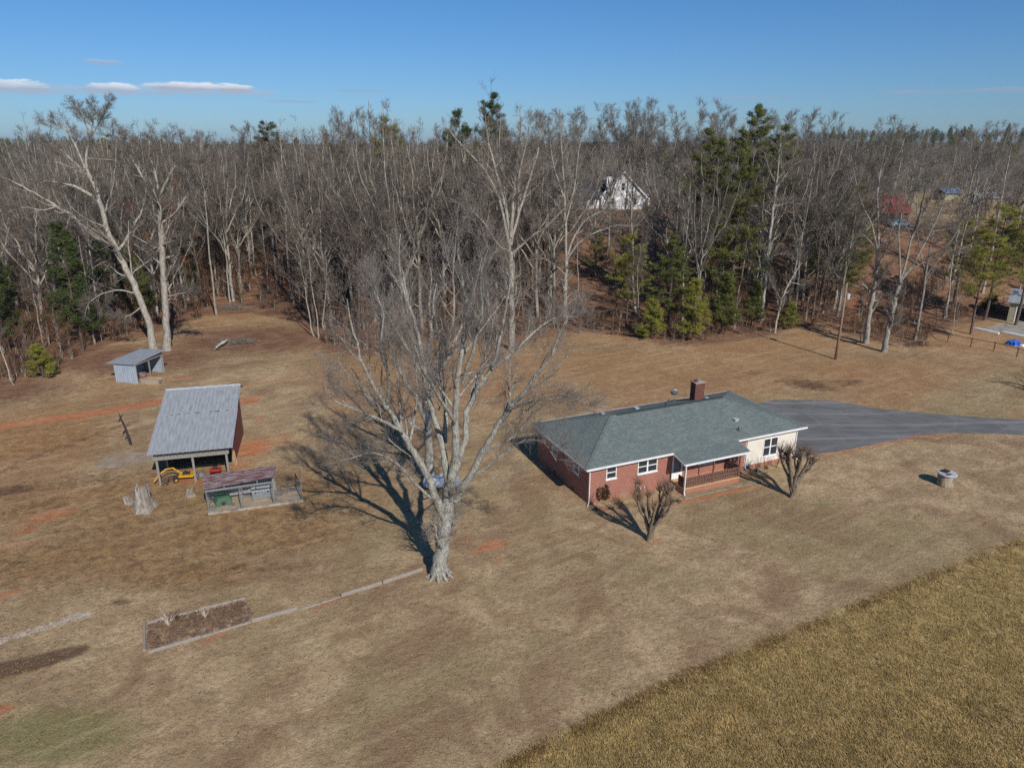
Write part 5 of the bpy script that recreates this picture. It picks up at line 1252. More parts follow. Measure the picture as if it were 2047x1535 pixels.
PINES = [
 ('y1',85,756,690,'needle_lit','small bright yellow green pine at the left wood edge'),
 ('y2',165,690,450,'needle_dark','dark pine left of the leaning tree, seen through its limbs'),
 ('p2',240,650,440,'needle_dark','large dark pine directly behind the leaning tree'),
 ('y2',285,640,520,'needle','green pine low between the leaning and forked trees'),
 ('p2',372,600,455,'needle','green pine right behind the forked tree with orange leaves'),
 ('y2',20,700,480,'needle_dark','dark pine at the left frame edge'),
 ('p1',790,560,238,'needle_lit','bright crowned pine on the skyline left of the centre'),
 ('p2',925,560,222,'needle_dark','dark pine on the skyline left of the tall centre spire'),
 ('p1',985,540,190,'needle_dark','tallest dark pine on the skyline near the centre'),
 ('p3',1475,600,205,'needle','pine with rounded top above the wood on the right skyline'),
 ('p1',1530,615,255,'needle','broad green pine right of the round topped pine'),
 ('p1',1395,628,262,'needle','broad green pine left of the round topped pine'),
 ('p2',1455,640,300,'needle','mid height pine below the round topped pine'),
 ('o1',1252,655,470,'needle_lit','yellow green pine behind the brick house, leftmost of the young pines'),
 ('y1',1300,676,600,'needle_lit','small bushy pine at the lawn edge, left of the bright low pine'),
 ('y2',1385,680,560,'needle_lit','bright low pine at the lawn edge behind the chimney'),
 ('p2',1335,664,470,'needle','dull green pine behind the bright low pine'),
 ('y2',1440,668,545,'needle','green young pine right of the bright low pine'),
 ('y2',1500,655,560,'needle','rightmost of the young pines behind the house'),
 ('y1',1577,658,605,'needle_lit','narrow tiny pine right beside the small curved tree'),
 ('p2',1640,600,400,'needle_dark','dark pine left above the utility pole'),
 ('p2',1682,615,370,'needle','pine left of the red roofed barn'),
 ('y2',1620,560,480,'needle_dark','small dark pine in the shade left of the utility pole'),
 ('o1',1968,640,415,'needle_lit','spreading yellow green pine left of the far garage'),
 ('o1',2030,650,420,'needle_lit','spreading pine at the right frame edge in front of the garage'),
 ('o1',1905,610,440,'needle_lit','yellow green pine below the far tan field'),
 ('o1',1940,668,470,'needle_lit','spreading pine between the brush heap and the garage, behind the rail fence'),
 ('p2',1420,560,290,'needle','mid green pine deep behind the young pines'),
 ('y1',1980,622,590,'needle','low green shrub like pine left of the garage wall'),
 ('p2',1190,560,455,'needle','olive pine below and left of the white farmhouse'),
 ('p3',560,520,240,'needle_dark','dark sparse pine on the skyline behind the white trunked tree'),
]
for key, px, py, top_, nm_, lab in PINES: place_px('pine_tree', px, py, top_, key, (M['bark_dark'], M[nm_]), lab, src=PINE)
# the skyline spires
for px, py, top_, key, lab in ((978,520,135,'tall2','tallest bare spire tree breaking the skyline at the centre'),(1060,520,205,'dome1','bare crown on the skyline right of the tallest spire tree'),(870,540,215,'dome2','bare crown on the skyline between the two pines near the centre'),(1300,520,190,'dome2','bare crown on the skyline right of the farmhouse'),(1440,560,200,'dome3','bare crown on the skyline left of the round topped pine top'),(1590,540,240,'dome3','low bare crown on the skyline right of the broad green pine'),(1700,560,235,'dome2','bare crown on the skyline left of the red roofed barn'),(1890,560,235,'oak1','bare crown on the skyline right of the red roofed barn'),(540,540,225,'dome3','bare crown on the skyline above the white trunked tree'),(300,560,220,'dome1','bare crown on the skyline between leaning and forked trees'),(640,540,235,'oak2','bare crown on the skyline right of the dark sparse pine'),(1128,500,185,'dome2','bare tree reaching the skyline left of the farmhouse'),(1258,470,178,'dome3','dark heavy limbed tree standing right in front of the white farmhouse'),
                       (1215,500,185,'dome1','bare round crowned tree on the skyline just left of the heavy limbed tree'),(1530,520,180,'dome2','bare crown on the skyline right of the round topped pine'),(1370,520,182,'dome1','bare crown on the skyline left of the round topped pine'),(1672,560,205,'dome1','dark bare tree on the skyline above the utility pole'),
                       (735,560,195,'dome3','bare tree on the skyline left of the bright crowned pine'),(390,560,225,'dome2','wide bare crown on the skyline right of the forked tree'),(1935,520,225,'dome1','bare crown on the skyline above the far tan field'),(700,600,215,'fork1','bare forked tree behind the pale stems, on the skyline')):
    place_px('bare_tree', px, py, top_, key, (M['bark_dark'] if key in ('oak3', 'dome3') else M['bark'], M['twig']), lab)
# the body of the wood
def in_gap(px, D):
    if 1110 < px < 1330 and 96 < D < 178: return True           # thin strip of wood below the farmhouse
    if D > 174 and 1040 < px < 1320 and D < 205: return True
    return False
placed = [(o.location.x, o.location.y) for o in COL.objects if o.parent is None and o.type == 'EMPTY' and 'tree' in o.name]
def clear_of(x, y, d):
    for a, b in placed:
        if (a-x)**2+(b-y)**2 < d*d: return False
    return True
ZONES = [(-400,230,'behind the tin shed'),(230,520,'behind the leaning tree'),(520,760,'behind the white trunked tall tree'),(760,1060,'behind the huge spreading tree'),(1060,1320,'around the white farmhouse'),(1320,1640,'behind the young pines'),(1640,1860,'around the red roofed barn'),(1860,2600,'along the far tan field')]
KEYS = ['tall1','vase1','vase2','vase3','oak1','vase1','oak2','oak3','vase2','fork2','slim1','slim3']
DESC = dict(vase='vase shaped bare tree', tall='tall narrow bare tree', oak='wide crowned bare tree', fork='forked bare tree', slim='slender bare tree')
rf_ = np.random.default_rng(77); cnt = 0; tries = 0; NT = 232
while cnt < NT and tries < 20000:
    tries += 1
    px = rf_.uniform(-120, 2170); D = 88+(rf_.random()**1.15)*112
    b = (px-1023.5)/F*1.0
    x = D*b*1.02; e = float(edge(x/D))
    if D < e+2.5 or in_gap(px, D) and rf_.random() < .97: continue
    if x > 55 and D > 112 and rf_.random() < (.85 if D > 135 else .55): continue
    if 1690 < px < 1900 and D > 97 and rf_.random() < .9: continue
    dmin = 4.2 if D < 120 else 5.5
    if not clear_of(x, D, dmin): continue
    key = KEYS[rf_.integers(len(KEYS))] if D < 125 else KEYS[rf_.integers(10)]
    z = hgt(x, D); mh = PROTO[key][2]*{'o': .9, 'f': .98, 't': 1.02, 's': 1.02, 'v': 1.04}[key[0]]
    topz = 26.6+(rf_.normal(-2.0, 3.8) if D < 125 else rf_.normal(-1.2, 2.2))-(3.5 if px < 260 else 0)-(2 if px > 1640 else 0)-(3 if 1060 < px < 1310 else 0)
    sz_ = max(.45, (topz-z)/mh); s_ = max(.75, min(1.25, sz_*1.25))
    pxx = project(x, D, z)[0]
    zone = next((t for a_, b_, t in ZONES if a_ <= pxx < b_), 'along the far tan field')
    row = 'front row' if D < e+14 else ('mid wood' if D < e+45 else 'deep in the wood')
    d_ = DESC[key.rstrip('0123456789')]; mt = M['bark'] if rf_.random() < .62 else (M['bark_dark'] if rf_.random() < .6 else M['bark_pale'])
    tone = {'bark': 'grey', 'bark_dark': 'dark', 'bark_pale': 'pale'}[[k for k, v in M.items() if v is mt][0]]
    place('bare_tree', PROTO[key][:2], x, D, z, rf_.uniform(0, 6.28), s_, (mt, M['twig']), f'{tone} {d_} {row} {zone}', 'tree', f'{tone} {d_}s {row} {zone}', tilt=rf_.normal(0, .03), twa=rf_.uniform(0, 6.28), sz=sz_)
    placed.append((x, D)); cnt += 1
# ------------------------------------------------------------------ scattered masses (geometry nodes instancing on one point object)
def scatter(name, pts, rots, scales, groups, label, cat):
    me_ = bpy.data.meshes.new(name); me_.vertices.add(len(pts)); me_.vertices.foreach_set('co', np.asarray(pts, np.float32).ravel())
    for an, dat in (('rz', rots), ('sc', scales)):
        a = me_.attributes.new(an, 'FLOAT', 'POINT'); a.data.foreach_set('value', np.asarray(dat, np.float32))
    ia = me_.attributes.new('pick', 'INT', 'POINT'); ia.data.foreach_set('value', rf_.integers(0, len(groups), len(pts)).astype(np.int32))
    o = bpy.data.objects.new(name, me_); COL.objects.link(o)
    ng = bpy.data.node_groups.new(name+'_nodes', 'GeometryNodeTree')
    ng.interface.new_socket('Geometry', in_out='INPUT', socket_type='NodeSocketGeometry'); ng.interface.new_socket('Geometry', in_out='OUTPUT', socket_type='NodeSocketGeometry')
    N = ng.nodes.new; Lk = ng.links.new
    gi, go = N('NodeGroupInput'), N('NodeGroupOutput')
    jn = N('GeometryNodeJoinGeometry'); gis = []
    for objs in groups:
        j2 = N('GeometryNodeJoinGeometry')
        for ob in objs:
            oi = N('GeometryNodeObjectInfo'); oi.transform_space = 'ORIGINAL'; oi.inputs['Object'].default_value = ob; oi.inputs['As Instance'].default_value = True
            Lk(oi.outputs['Geometry'], j2.inputs[0])
        g2 = N('GeometryNodeGeometryToInstance'); Lk(j2.outputs[0], g2.inputs[0]); gis.append(g2)
    for g2 in gis: Lk(g2.outputs[0], jn.inputs[0])
    ip = N('GeometryNodeInstanceOnPoints'); Lk(gi.outputs[0], ip.inputs['Points']); Lk(jn.outputs[0], ip.inputs['Instance']); ip.inputs['Pick Instance'].default_value = True
    def na(nm2, ty):
        a = N('GeometryNodeInputNamedAttribute'); a.data_type = ty; a.inputs['Name'].default_value = nm2
        return next(s for s in a.outputs if s.enabled and s.name == 'Attribute')
    Lk(na('pick', 'INT'), ip.inputs['Instance Index'])
    cx_ = N('ShaderNodeCombineXYZ'); Lk(na('rz', 'FLOAT'), cx_.inputs[2]); Lk(cx_.outputs[0], ip.inputs['Rotation'])
    cs = N('ShaderNodeCombineXYZ'); s1 = na('sc', 'FLOAT')
    for q in range(3): Lk(s1, cs.inputs[q])
    Lk(cs.outputs[0], ip.inputs['Scale']); Lk(ip.outputs[0], go.inputs[0])
    md = o.modifiers.new('scatter', 'NODES'); md.node_group = ng
    tag(o, label, cat, kind='stuff'); return o
def tree_parts(key, src=PROTO, name='bare_tree'):
    me0 = src[key][0]; me1 = src[key][1]
    a = next((o for o in COL.objects if o.data is me0 or (o.type == 'MESH' and o.data.name.startswith(me0.name+'.'))), None) if False else next(o for o in COL.objects if o.type == 'MESH' and (o.data is me0))
    b = next(o for o in COL.objects if o.type == 'MESH' and (o.data is me1)); return [a, b]
def used(src, keys):
    out = []
    for k in keys:
        try: out.append(tree_parts(k, src))
        except StopIteration: pass
    return out
pts, rots, scs = [], [], []
def add_pts(n, lo, hi, pw, pxr=(-300, 2350), f=None, smin=.8, smax=1.15, sink=.0):
    k = 0; t = 0
    while k < n and t < n*30:
        t += 1
        px = rf_.uniform(*pxr); D = lo+(hi-lo)*rf_.random()**pw; x = D*(px-1023.5)/F*1.02
        e = float(edge(x/D))
        if D < e+4 or in_gap(px, D): continue
        if f is not None and not f(x, D, px): continue
        z = hgt(x, D); hh = 24.6+rf_.normal(-1.2, 1.6)-z
        if D > 420: hh = 15+rf_.normal(0, 1.6)
        s0 = rf_.uniform(smin, smax) if smin < .6 else max(.45, hh/19.5)
        pts.append((x, D, z-sink)); rots.append(rf_.uniform(0, 6.28)); scs.append(s0); k += 1
def notfield(x, D, px):
    if 1700 < px < 1875 and 92 < D < 172: return False
    if abs(x-148) < 66 and 118 < D < 248: return rf_.random() < (.12 if D < 142 else .04)
    if abs(x-22) < 26 and 172 < D < 212: return False
    return True
add_pts(340, 100, 200, 1.0, f=notfield)
add_pts(900, 200, 420, .9, f=notfield)
add_pts(1500, 420, 1150, .9, f=notfield, smin=1.0, smax=1.5)
scatter('woodland', pts, rots, scs, used(PROTO, KEYS), 'deep leafless winter wood filling the background to the horizon', 'woodland')
pts, rots, scs = [], [], []
add_pts(70, 190, 420, 1, f=notfield); add_pts(620, 420, 1000, .8, f=lambda x, D, px: px < 620 or px > 1600 or rf_.random() < .12, smin=.9, smax=1.2)
scatter('pine_woodland', pts, rots, scs, used(PINE, ['p1','p2','p3']), 'dark evergreens scattered through the distant wood and ridge line', 'woodland')
# brush layer: saplings under the trees
sap = []
for i, (sd_, hh_) in enumerate(((301,5.5),(302,4.0),(303,6.5))):
    rg = np.random.default_rng(sd_); k = 7; n_ = 3
    P = np.zeros((n_, k, 3)); 
    for j in range(k): P[:, j, 2] = hh_*j/(k-1)*rg.uniform(.8, 1.1, n_); 
    P[:, 1:, :2] += np.cumsum(rg.normal(0, .16, (n_, k-1, 2)), axis=1)
    R = np.tile(np.linspace(.05, .012, k), (n_, 1))
    tm, cm = fork_mesh([(P, R)], [dict(n=9, ang=(50,14), lr=.38, rr=.5, k=4, up=.35, wob=.12, f=(.15,1), lmin=.5, rmin=.013), dict(n=5, ang=(42,14), lr=.5, rr=.6, k=3, up=.1, wob=.1, f=(.2,1), lmin=.35, rmin=.011), dict(n=3, ang=(42,14), lr=.6, rr=.6, k=2, up=.1, wob=.1, f=(.2,1), lmin=.25, rmin=.01)], rg, 0, (5,3,3,3))
    # clinging brown leaves
    nv = len(cm.vertices); co = np.zeros(nv*3, np.float32); cm.vertices.foreach_get('co', co); co = co.reshape(-1, 3)
    pk = co[rg.integers(0, nv, 320 if i != 1 else 700)]; lf = leaf_quads(pk+rg.normal(0, .06, pk.shape), .085, rg)
    sap.append((tm, cm, lf))
SAPL = [(100,742,'brown leafed sapling left of the tin shed'),(395,640,'brown leafed sapling behind the fallen log'),(690,690,'reddish sapling at the wood edge left of the big tree crown'),(1160,668,'brown sapling right of the vase shaped tree'),(1205,662,'brown leafed sapling left of the young pines'),(1720,682,'brush sapling at the foot of the left multi stemmed tree'),(1800,694,'brown brush sapling at the foot of the right multi stemmed tree'),(1845,692,'brown brush sapling left of the rail fence'),(45,745,'brown leafed sapling at the far left edge')]
SAPO = []
for i, (px, py, lab) in enumerate(SAPL):
    x, y, z = ground_hit(px, py); tm, cm, lf = sap[i % 3]; s_ = random.uniform(.6, .9)
    r = place('sapling', (tm, cm), x, y, z, i*1.3, s_, (M['bark'], M['twig_brown']), lab, 'sapling', 'brown saplings at the wood edge')
    o = bpy.data.objects.new('dead_leaves', lf); COL.objects.link(o); o.parent = r
    if not lf.materials: lf.materials.append(M['dead_leaf'])
    if i < 3: SAPO.append([c for c in r.children])
pts, rots, scs = [], [], []
add_pts(900, 86, 175, 1.1, f=lambda x, D, px: D > edge(x/D)+2 and not (1720 < px < 1860 and D > 120) and (x < 45 or rf_.random() < .5), smin=.5, smax=1.25)
# dense along the front of the wood
t = 0
while t < 300:
    px = rf_.uniform(-100, 2150)
    if 395 < px < 640 and rf_.random() < .9 or 1560 < px < 2150 and rf_.random() < .4: continue
    x0 = (px-1023.5)/F*1.02; e = float(edge(x0)); D = e+abs(rf_.normal(0, 3)); x = x0*D
    pts.append((x, D, hgt(x, D)-.1)); rots.append(rf_.uniform(0, 6.28)); scs.append(rf_.uniform(.25, .6)); t += 1
scatter('undergrowth', pts, rots, scs, SAPO, 'brown brush and thin saplings covering the floor of the wood', 'undergrowth')
# ------------------------------------------------------------------ buildings behind the wood
fx, fy, fz0 = at(1245, 416, 184)
fz0 = hgt(fx, fy)
fm = empty('white_farmhouse', (fx, fy, fz0), radians(-4), 'white gabled farmhouse with dark roof seen through the bare trees', 'house')
hw, ev, ap = 5.4, 3.3, 8.9
def fp(mb, n, m, parent=fm, **k): return mb.build(n, m, parent, **k)
fp(MB().prism([(-hw,0,-.5),(hw,0,-.5),(hw,0,ev),(0,0,ap-.25),(-hw,0,ev)], (0,9,0)), 'wall', M['farm_white'])
rfm = fp(MB().prism([(-hw-.5,-.5,ev-.5),(0,-.5,ap),(0,-.5,ap+.22),(-hw-.5,-.5,ev-.25)], (0,10,0)), 'roof', M['roof_dark'])
fp(MB().prism([(hw+.5,-.5,ev-.5),(hw+.5,-.5,ev-.25),(.002,-.5,ap+.22),(.002,-.5,ap)], (0,10,0)), 'roof', M['roof_dark'])
fp(MB().prism([(-hw-.5,-.6,ev-.6),(0,-.6,ap-.1),(0,-.6,ap+.24),(-hw-.5,-.6,ev-.2)], (0,.08,0)).prism([(hw+.5,-.6,ev-.6),(hw+.5,-.6,ev-.2),(.002,-.6,ap+.24),(.002,-.6,ap-.1)], (0,.08,0)), 'bargeboard', M['farm_white'], rfm)
fp(MB().box((-9.2,1.0,-.5),(-hw-.003,8,2.9)), 'side_wing', M['farm_white'])
fp(MB().prism([(-12.2,.3,2.7),(-hw-.1,.3,2.7),(-hw-.1,4.8,6.6),(-12.2,4.8,6.6)], (0,0,.2)), 'wing_roof', M['roof_dark'])
fp(MB().prism([(-12.2,9,2.7),(-2,9,2.7),(-2,4.85,6.6),(-12.2,4.85,6.6)], (0,0,.2)), 'wing_roof', M['roof_dark'])
fp(MB().box((-4.2,1.4,5.2),(-2.6,4,8.0)), 'dormer', M['farm_white'])
fp(MB().prism([(-4.5,1.2,8.0),(-2.2,1.2,8.0),(-2.2,4.5,8.9),(-4.5,4.5,8.9)], (0,0,.15)), 'dormer_roof', M['roof_dark'])
fp(MB().prism([(hw+.01,-.4,3.5),(hw+4.0,-.4,2.6),(hw+4.0,7,2.6),(hw+.01,7,3.5)], (0,0,.18)), 'porch_roof', M['conc_light'])
for x in (.9, 2.2, 3.4): fp(MB().box((hw+x,-.1,-.5),(hw+x+.18,.08,2.8)), 'porch_post', M['farm_white'])
fp(MB().box((hw+.1,-.3,-.5),(hw+3.9,6.8,.1)), 'porch_floor', M['deck'])
def fwin(x0, x1, z0, z1, y=0):
    w = fp(MB().box((x0-.1,y-.07,z0-.1),(x1+.1,y-.005,z1+.1)), 'window', M['farm_white'])
    MB().box((x0,y-.1,z0),(x1,y-.072,(z0+z1)/2-.04)).box((x0,y-.1,(z0+z1)/2+.04),(x1,y-.072,z1)).build('pane', M['glass'], w)
fwin(-3.0,-2.2,1.2,2.7); fwin(.4,1.2,1.2,2.7); fwin(2.6,3.3,1.2,2.7); fwin(-.55,.25,4.6,6.3); fwin(-8.2,-7.3,.9,2.2,1.0)
# low outbuilding left of the farmhouse
ox, oy, _ = at(1096, 402, 190); ob = empty('red_roof_outbuilding', (ox, oy, hgt(ox, oy)), .15, 'small white outbuilding with rusty red roof left of the farmhouse', 'outbuilding')
MB().box((-2.2,0,-.3),(2.2,4,2.2)).build('wall', M['farm_white'], ob)
MB().prism([(-2.6,-.3,2.2),(2.6,-.3,2.2),(2.6,2,3.6),(-2.6,2,3.6)], (0,0,.12)).prism([(-2.6,4.3,2.2),(2.6,4.3,2.2),(2.6,2.03,3.6),(-2.6,2.03,3.6)], (0,0,.12)).build('roof', M['roof_red'], ob)
MB().box((-.5,-.04,-.2),(.5,0,1.8)).build('door', M['dark_wood'], ob)
# red roofed barn
rx, ry_, _ = at(1783, 452, 152); rb = empty('red_roofed_barn', (rx, ry_, hgt(rx, ry_)), radians(3), 'barn with bright red metal roof behind the multi stemmed trees', 'barn')
MB().box((-3.6,.5,-.5),(3.6,8,2.3)).build('wall', M['dark_wood'], rb)
MB().prism([(-4.1,0,2.1),(4.1,0,2.1),(3.9,4.4,5.3),(-4.1,4.4,5.3)], (0,0,.12)).prism([(-4.1,8.8,2.1),(4.1,8.8,2.1),(3.9,4.44,5.3),(-4.1,4.44,5.3)], (0,0,.12)).build('roof', M['roof_red'], rb)
MB().box((-1.6,.46,-.4),(1.6,.5,1.9)).build('doorway', M['black'], rb)
cx1, cy1, _ = at(1797, 458, 148); cr = empty('parked_car', (cx1, cy1, hgt(cx1, cy1)), .1, 'light blue car parked below the red roofed barn', 'car')
MB().prism([(-2.1,-.85,.3),(2.1,-.85,.3),(2.15,-.85,.75),(1.2,-.85,.9),(.7,-.85,1.4),(-1.0,-.85,1.42),(-1.7,-.85,.95),(-2.1,-.85,.85)], (0,1.7,0)).build('body', simple('car_paint', (150,190,214), (140,180,206), 1, .3), cr, bevel=.05)
MB().prism([(1.05,-.87,.93),(.62,-.87,1.32),(-.95,-.87,1.33),(-1.4,-.87,.97)], (0,1.74,0)).build('side_window', M['glass'], cr)
for x in (-1.35, 1.35):
    for y in (-.8, .8): MB().tube([(x,y-.1,.32),(x,y+.1,.32)], .32, 14).build('wheel', M['black'], cr)
M['car_blue'] = simple('blue_roof', (92,112,140), (76,94,120), 2, .7)
# far grey roofs
for (px, py, D, w, lab) in ((1990,416,196,9,'long low grey roofed house beyond the far tan field'),(1905,404,215,5,'small blue roofed house at the back of the far field')):
    x, y, _ = at(px, py, D); r = empty('far_house', (x, y, hgt(x, y)), .05, lab, 'house')
    MB().box((-w/2,.3,-.5),(w/2,6,2.0)).build('wall', M['khaki'], r)
    MB().prism([(-w/2-.5,-.2,1.9),(w/2+.5,-.2,1.9),(w/2+.5,3,3.3),(-w/2-.5,3,3.3)], (0,0,.12)).prism([(-w/2-.5,6.3,1.9),(w/2+.5,6.3,1.9),(w/2+.5,3.03,3.3),(-w/2-.5,3.03,3.3)], (0,0,.12)).build('roof', M['tin_flat'] if w > 7 else M['car_blue'], r)
# garage at the right edge
gx, gy, _ = ground_hit(2012, 642); ga = empty('garage', (gx, gy, hgt(gx, gy)), radians(-37), 'khaki sided garage with open dark doorway at the right edge', 'garage')
MB().box((0,0,-.3),(1.0,.2,2.9)).box((4.2,0,-.3),(7,.2,2.9)).box((1.0,0,2.3),(4.2,.2,2.9)).box((0,.2,-.3),(.2,8,2.9)).box((.2,7.8,-.3),(7,8,2.9)).box((6.8,.2,-.3),(7,7.8,2.9)).build('wall', M['khaki'], ga)
MB().box((.85,-.04,-.1),(1.0,-.003,2.45)).box((4.2,-.04,-.1),(4.35,-.003,2.45)).box((1.0,-.04,2.3),(4.2,-.003,2.45)).build('door_trim', M['farm_white'], ga)
MB().prism([(-.4,-.4,2.9),(7.4,-.4,2.9),(7.4,4,4.3),(-.4,4,4.3)], (0,0,.1)).prism([(-.4,8.4,2.9),(7.4,8.4,2.9),(7.4,4.03,4.3),(-.4,4.03,4.3)], (0,0,.1)).build('roof', M['tin_flat'], ga)
MB().box((.2,.2,-.2),(6.8,7.8,.03)).build('floor', M['concrete'], ga)
pd = [gz(2000,645), gz(2080,646), gz(2120,690), gz(2047,672), gz(1962,658)]
m_ = bpy.data.meshes.new('garage_apron'); m_.from_pydata([(x,y,.02) for x,y in pd][::-1], [], [tuple(range(5))]); m_.update()
if m_.polygons[0].normal.z < 0: m_.flip_normals()
tag(link('garage_apron', m_, M['concrete']), kind='structure')
# white boards on the ground, tarp heap, cement bag, rail fence
for (a, b, lab) in (((1946,656),(1998,668),'bundle of long white boards on the ground left of the garage apron'),((2003,664),(2060,676),'second white board run at the edge of the garage apron')):
    (xa, ya), (xb, yb) = gz(*a), gz(*b); r = empty('white_boards', (xa, ya, 0), atan2(yb-ya, xb-xa), lab, 'boards'); Ln = math.hypot(xb-xa, yb-ya)
    for k in range(3): MB().box((k*.15, -.3+k*.22, 0), (Ln-k*.1, -.12+k*.22, .12+.03*k)).build('board', M['farm_white'], r)
import bmesh
x, y = gz(2026, 689); bm = bmesh.new(); bmesh.ops.create_icosphere(bm, subdivisions=4, radius=1)
for v in bm.verts:
    c = v.co; k = 1+.16*sin(c.x*7+c.y*4)+.12*sin(c.y*11+c.z*8)+.07*sin(c.x*17); v.co = (c.x*.95*k, c.y*.6*k, max(0, c.z)*.62*k)
m_ = bpy.data.meshes.new('blue_tarp'); bm.to_mesh(m_); bm.free(); o = link('blue_tarp', m_, M['blue'], None, (x, y, 0)); tag(o, 'crumpled bright blue tarp heap behind the rail fence', 'tarp')
x, y = gz(2044, 692); bm = bmesh.new(); bmesh.ops.create_icosphere(bm, subdivisions=3, radius=.35)
for v in bm.verts: v.co.z = max(0, v.co.z)*.8; v.co.x *= 1+.2*sin(v.co.y*9)
m_ = bpy.data.meshes.new('white_sack'); bm.to_mesh(m_); bm.free(); o = link('white_sack', m_, M['farm_white'], None, (x, y, 0)); tag(o, 'whitish sack lying right of the blue tarp', 'sack')
fe = empty('rail_fence', (0,0,0), 0, 'long dark rail fence with thin posts at the right end of the lawn', 'fence')
fpx = [(1845,652),(1868,662),(1894,684),(1940,694),(1986,702),(2032,714),(2085,726),(2150,742)]
fpts = [gz(*p) for p in fpx]
for x, y in fpts: MB().tube([(x,y,-.1),(x,y,1.25)], .06, 8).build('post', M['dark_wood'], fe)
for (xa, ya), (xb, yb) in zip(fpts, fpts[1:]): MB().tube([(xa,ya-.02,1.15),(xb,yb-.02,1.15)], .045, 6).build('rail', M['dark_wood'], fe)
# logs, brush, fallen limb
def limb_obj(name, pts3, rad, mat, label, cat, seed, cfg=None, mat2=None):
    rg = np.random.default_rng(seed); b = np.array(pts3[0]); P, R = poly([tuple(np.array(p)-b) for p in pts3], rad, 12, .02, rg); r = empty(name, tuple(b), 0, label, cat)
    v_, q_ = tubes(P, R, 9); link('trunk', np_mesh('log', v_, q_, True), mat, r)
    if cfg:
        L1 = kids(P, R, rg=rg, **cfg[0]); parts = [tubes(*L1, 4)]
        L2 = kids(*L1, rg=rg, **cfg[1]); parts.append(tubes(*L2, 3)); v_, q_ = merge(parts); link('branches', np_mesh('log_twigs', v_, q_), mat2 or mat, r)
def g3(px, py, z=0): x, y = gz(px, py, z); return (x, y, z)
limb_obj('fallen_log', [g3(430,697,.35), g3(443,686,.5), g3(450,683,.7), g3(455,680,.6)], [.16,.2,.16,.08], M['bark_pale'], 'broken white log lying on the leaf covered slope', 'log', 1, [dict(n=5, ang=(50,12), lr=.25, rr=.25, k=4, up=.3, wob=.2, f=(.4,1), lmin=.4, rmin=.03), dict(n=3, ang=(40,12), lr=.5, rr=.5, k=3, up=.1, wob=.2, f=(.3,1), lmin=.2, rmin=.015)])
for px, py, s_, lab, sd_ in ((478,686,2.6,'brush heap of thin twigs beside the broken white log',21),(470,618,2.6,'long low brush pile at the foot of the two pale trunks',22),(520,610,2.4,'brush pile below the white trunked tall tree',23),(590,618,2.4,'dark brush pile right of the white trunked tall tree',24),(1835,690,2.0,'dark tangled brush heap beside the rail fence',25),(1250,668,2.0,'brush heap at the foot of the yellow green pine',26)):
    x, y = gz(px, py); rg = np.random.default_rng(sd_); n_ = 60; r = empty('brush_pile', (x, y, 0), 0, lab, 'brush pile')
    a = rg.uniform(0, 2*pi, n_); ln = rg.uniform(.6, 1.5, n_)*s_; c = rg.normal(0, .45*s_, (n_, 3)); c[:, 1] *= .5; c[:, 2] = abs(rg.normal(0, .22, n_))*s_*.5+.05
    st = np.zeros((n_, 4, 3))
    for k in range(4):
        f_ = k/3-.5; st[:, k] = c+np.stack([np.cos(a)*ln*f_, np.sin(a)*ln*f_*.6, rg.uniform(.0, .25, n_)*f_*ln], 1)+rg.normal(0, .05, (n_, 3))
    st[:, :, 2] = np.abs(st[:, :, 2]); sr = np.tile([.035,.03,.02,.01], (n_, 1)); tw, tr_ = kids(st, sr, 6, rg, (40,15), .4, .5, 3, .1, .1, rmin=.012)
    v_, q_ = merge([tubes(st, sr, 4), tubes(tw, tr_, 3)]); link('twigs', np_mesh('brush', v_, q_), M['twig_brown'] if sd_ > 22 else M['twig'], r)
limb_obj('fallen_branch', [g3(2120,800,.2), g3(2075,782,.35), g3(2045,770,.3), g3(2010,762,.2), g3(1985,764,.08)], [.12,.1,.07,.05,.02], M['bark_dark'], 'dark fallen branch with bare twigs lying on the lawn at the right edge', 'branch', 31, [dict(n=16, ang=(38,12), lr=.4, rr=.5, k=4, up=.12, wob=.1, f=(.2,1), lmin=.8, rmin=.02), dict(n=6, ang=(35,12), lr=.4, rr=.5, k=3, up=.05, wob=.1, f=(.2,1), lmin=.3, rmin=.012)])
limb_obj('fallen_log', [g3(1790,640,.3), g3(1830,650,.3), g3(1870,658,.3), g3(1900,668,.3)], [.22,.2,.18,.14], M['bark_dark'], 'fallen trunk lying in the shade left of the rail fence', 'log', 33)
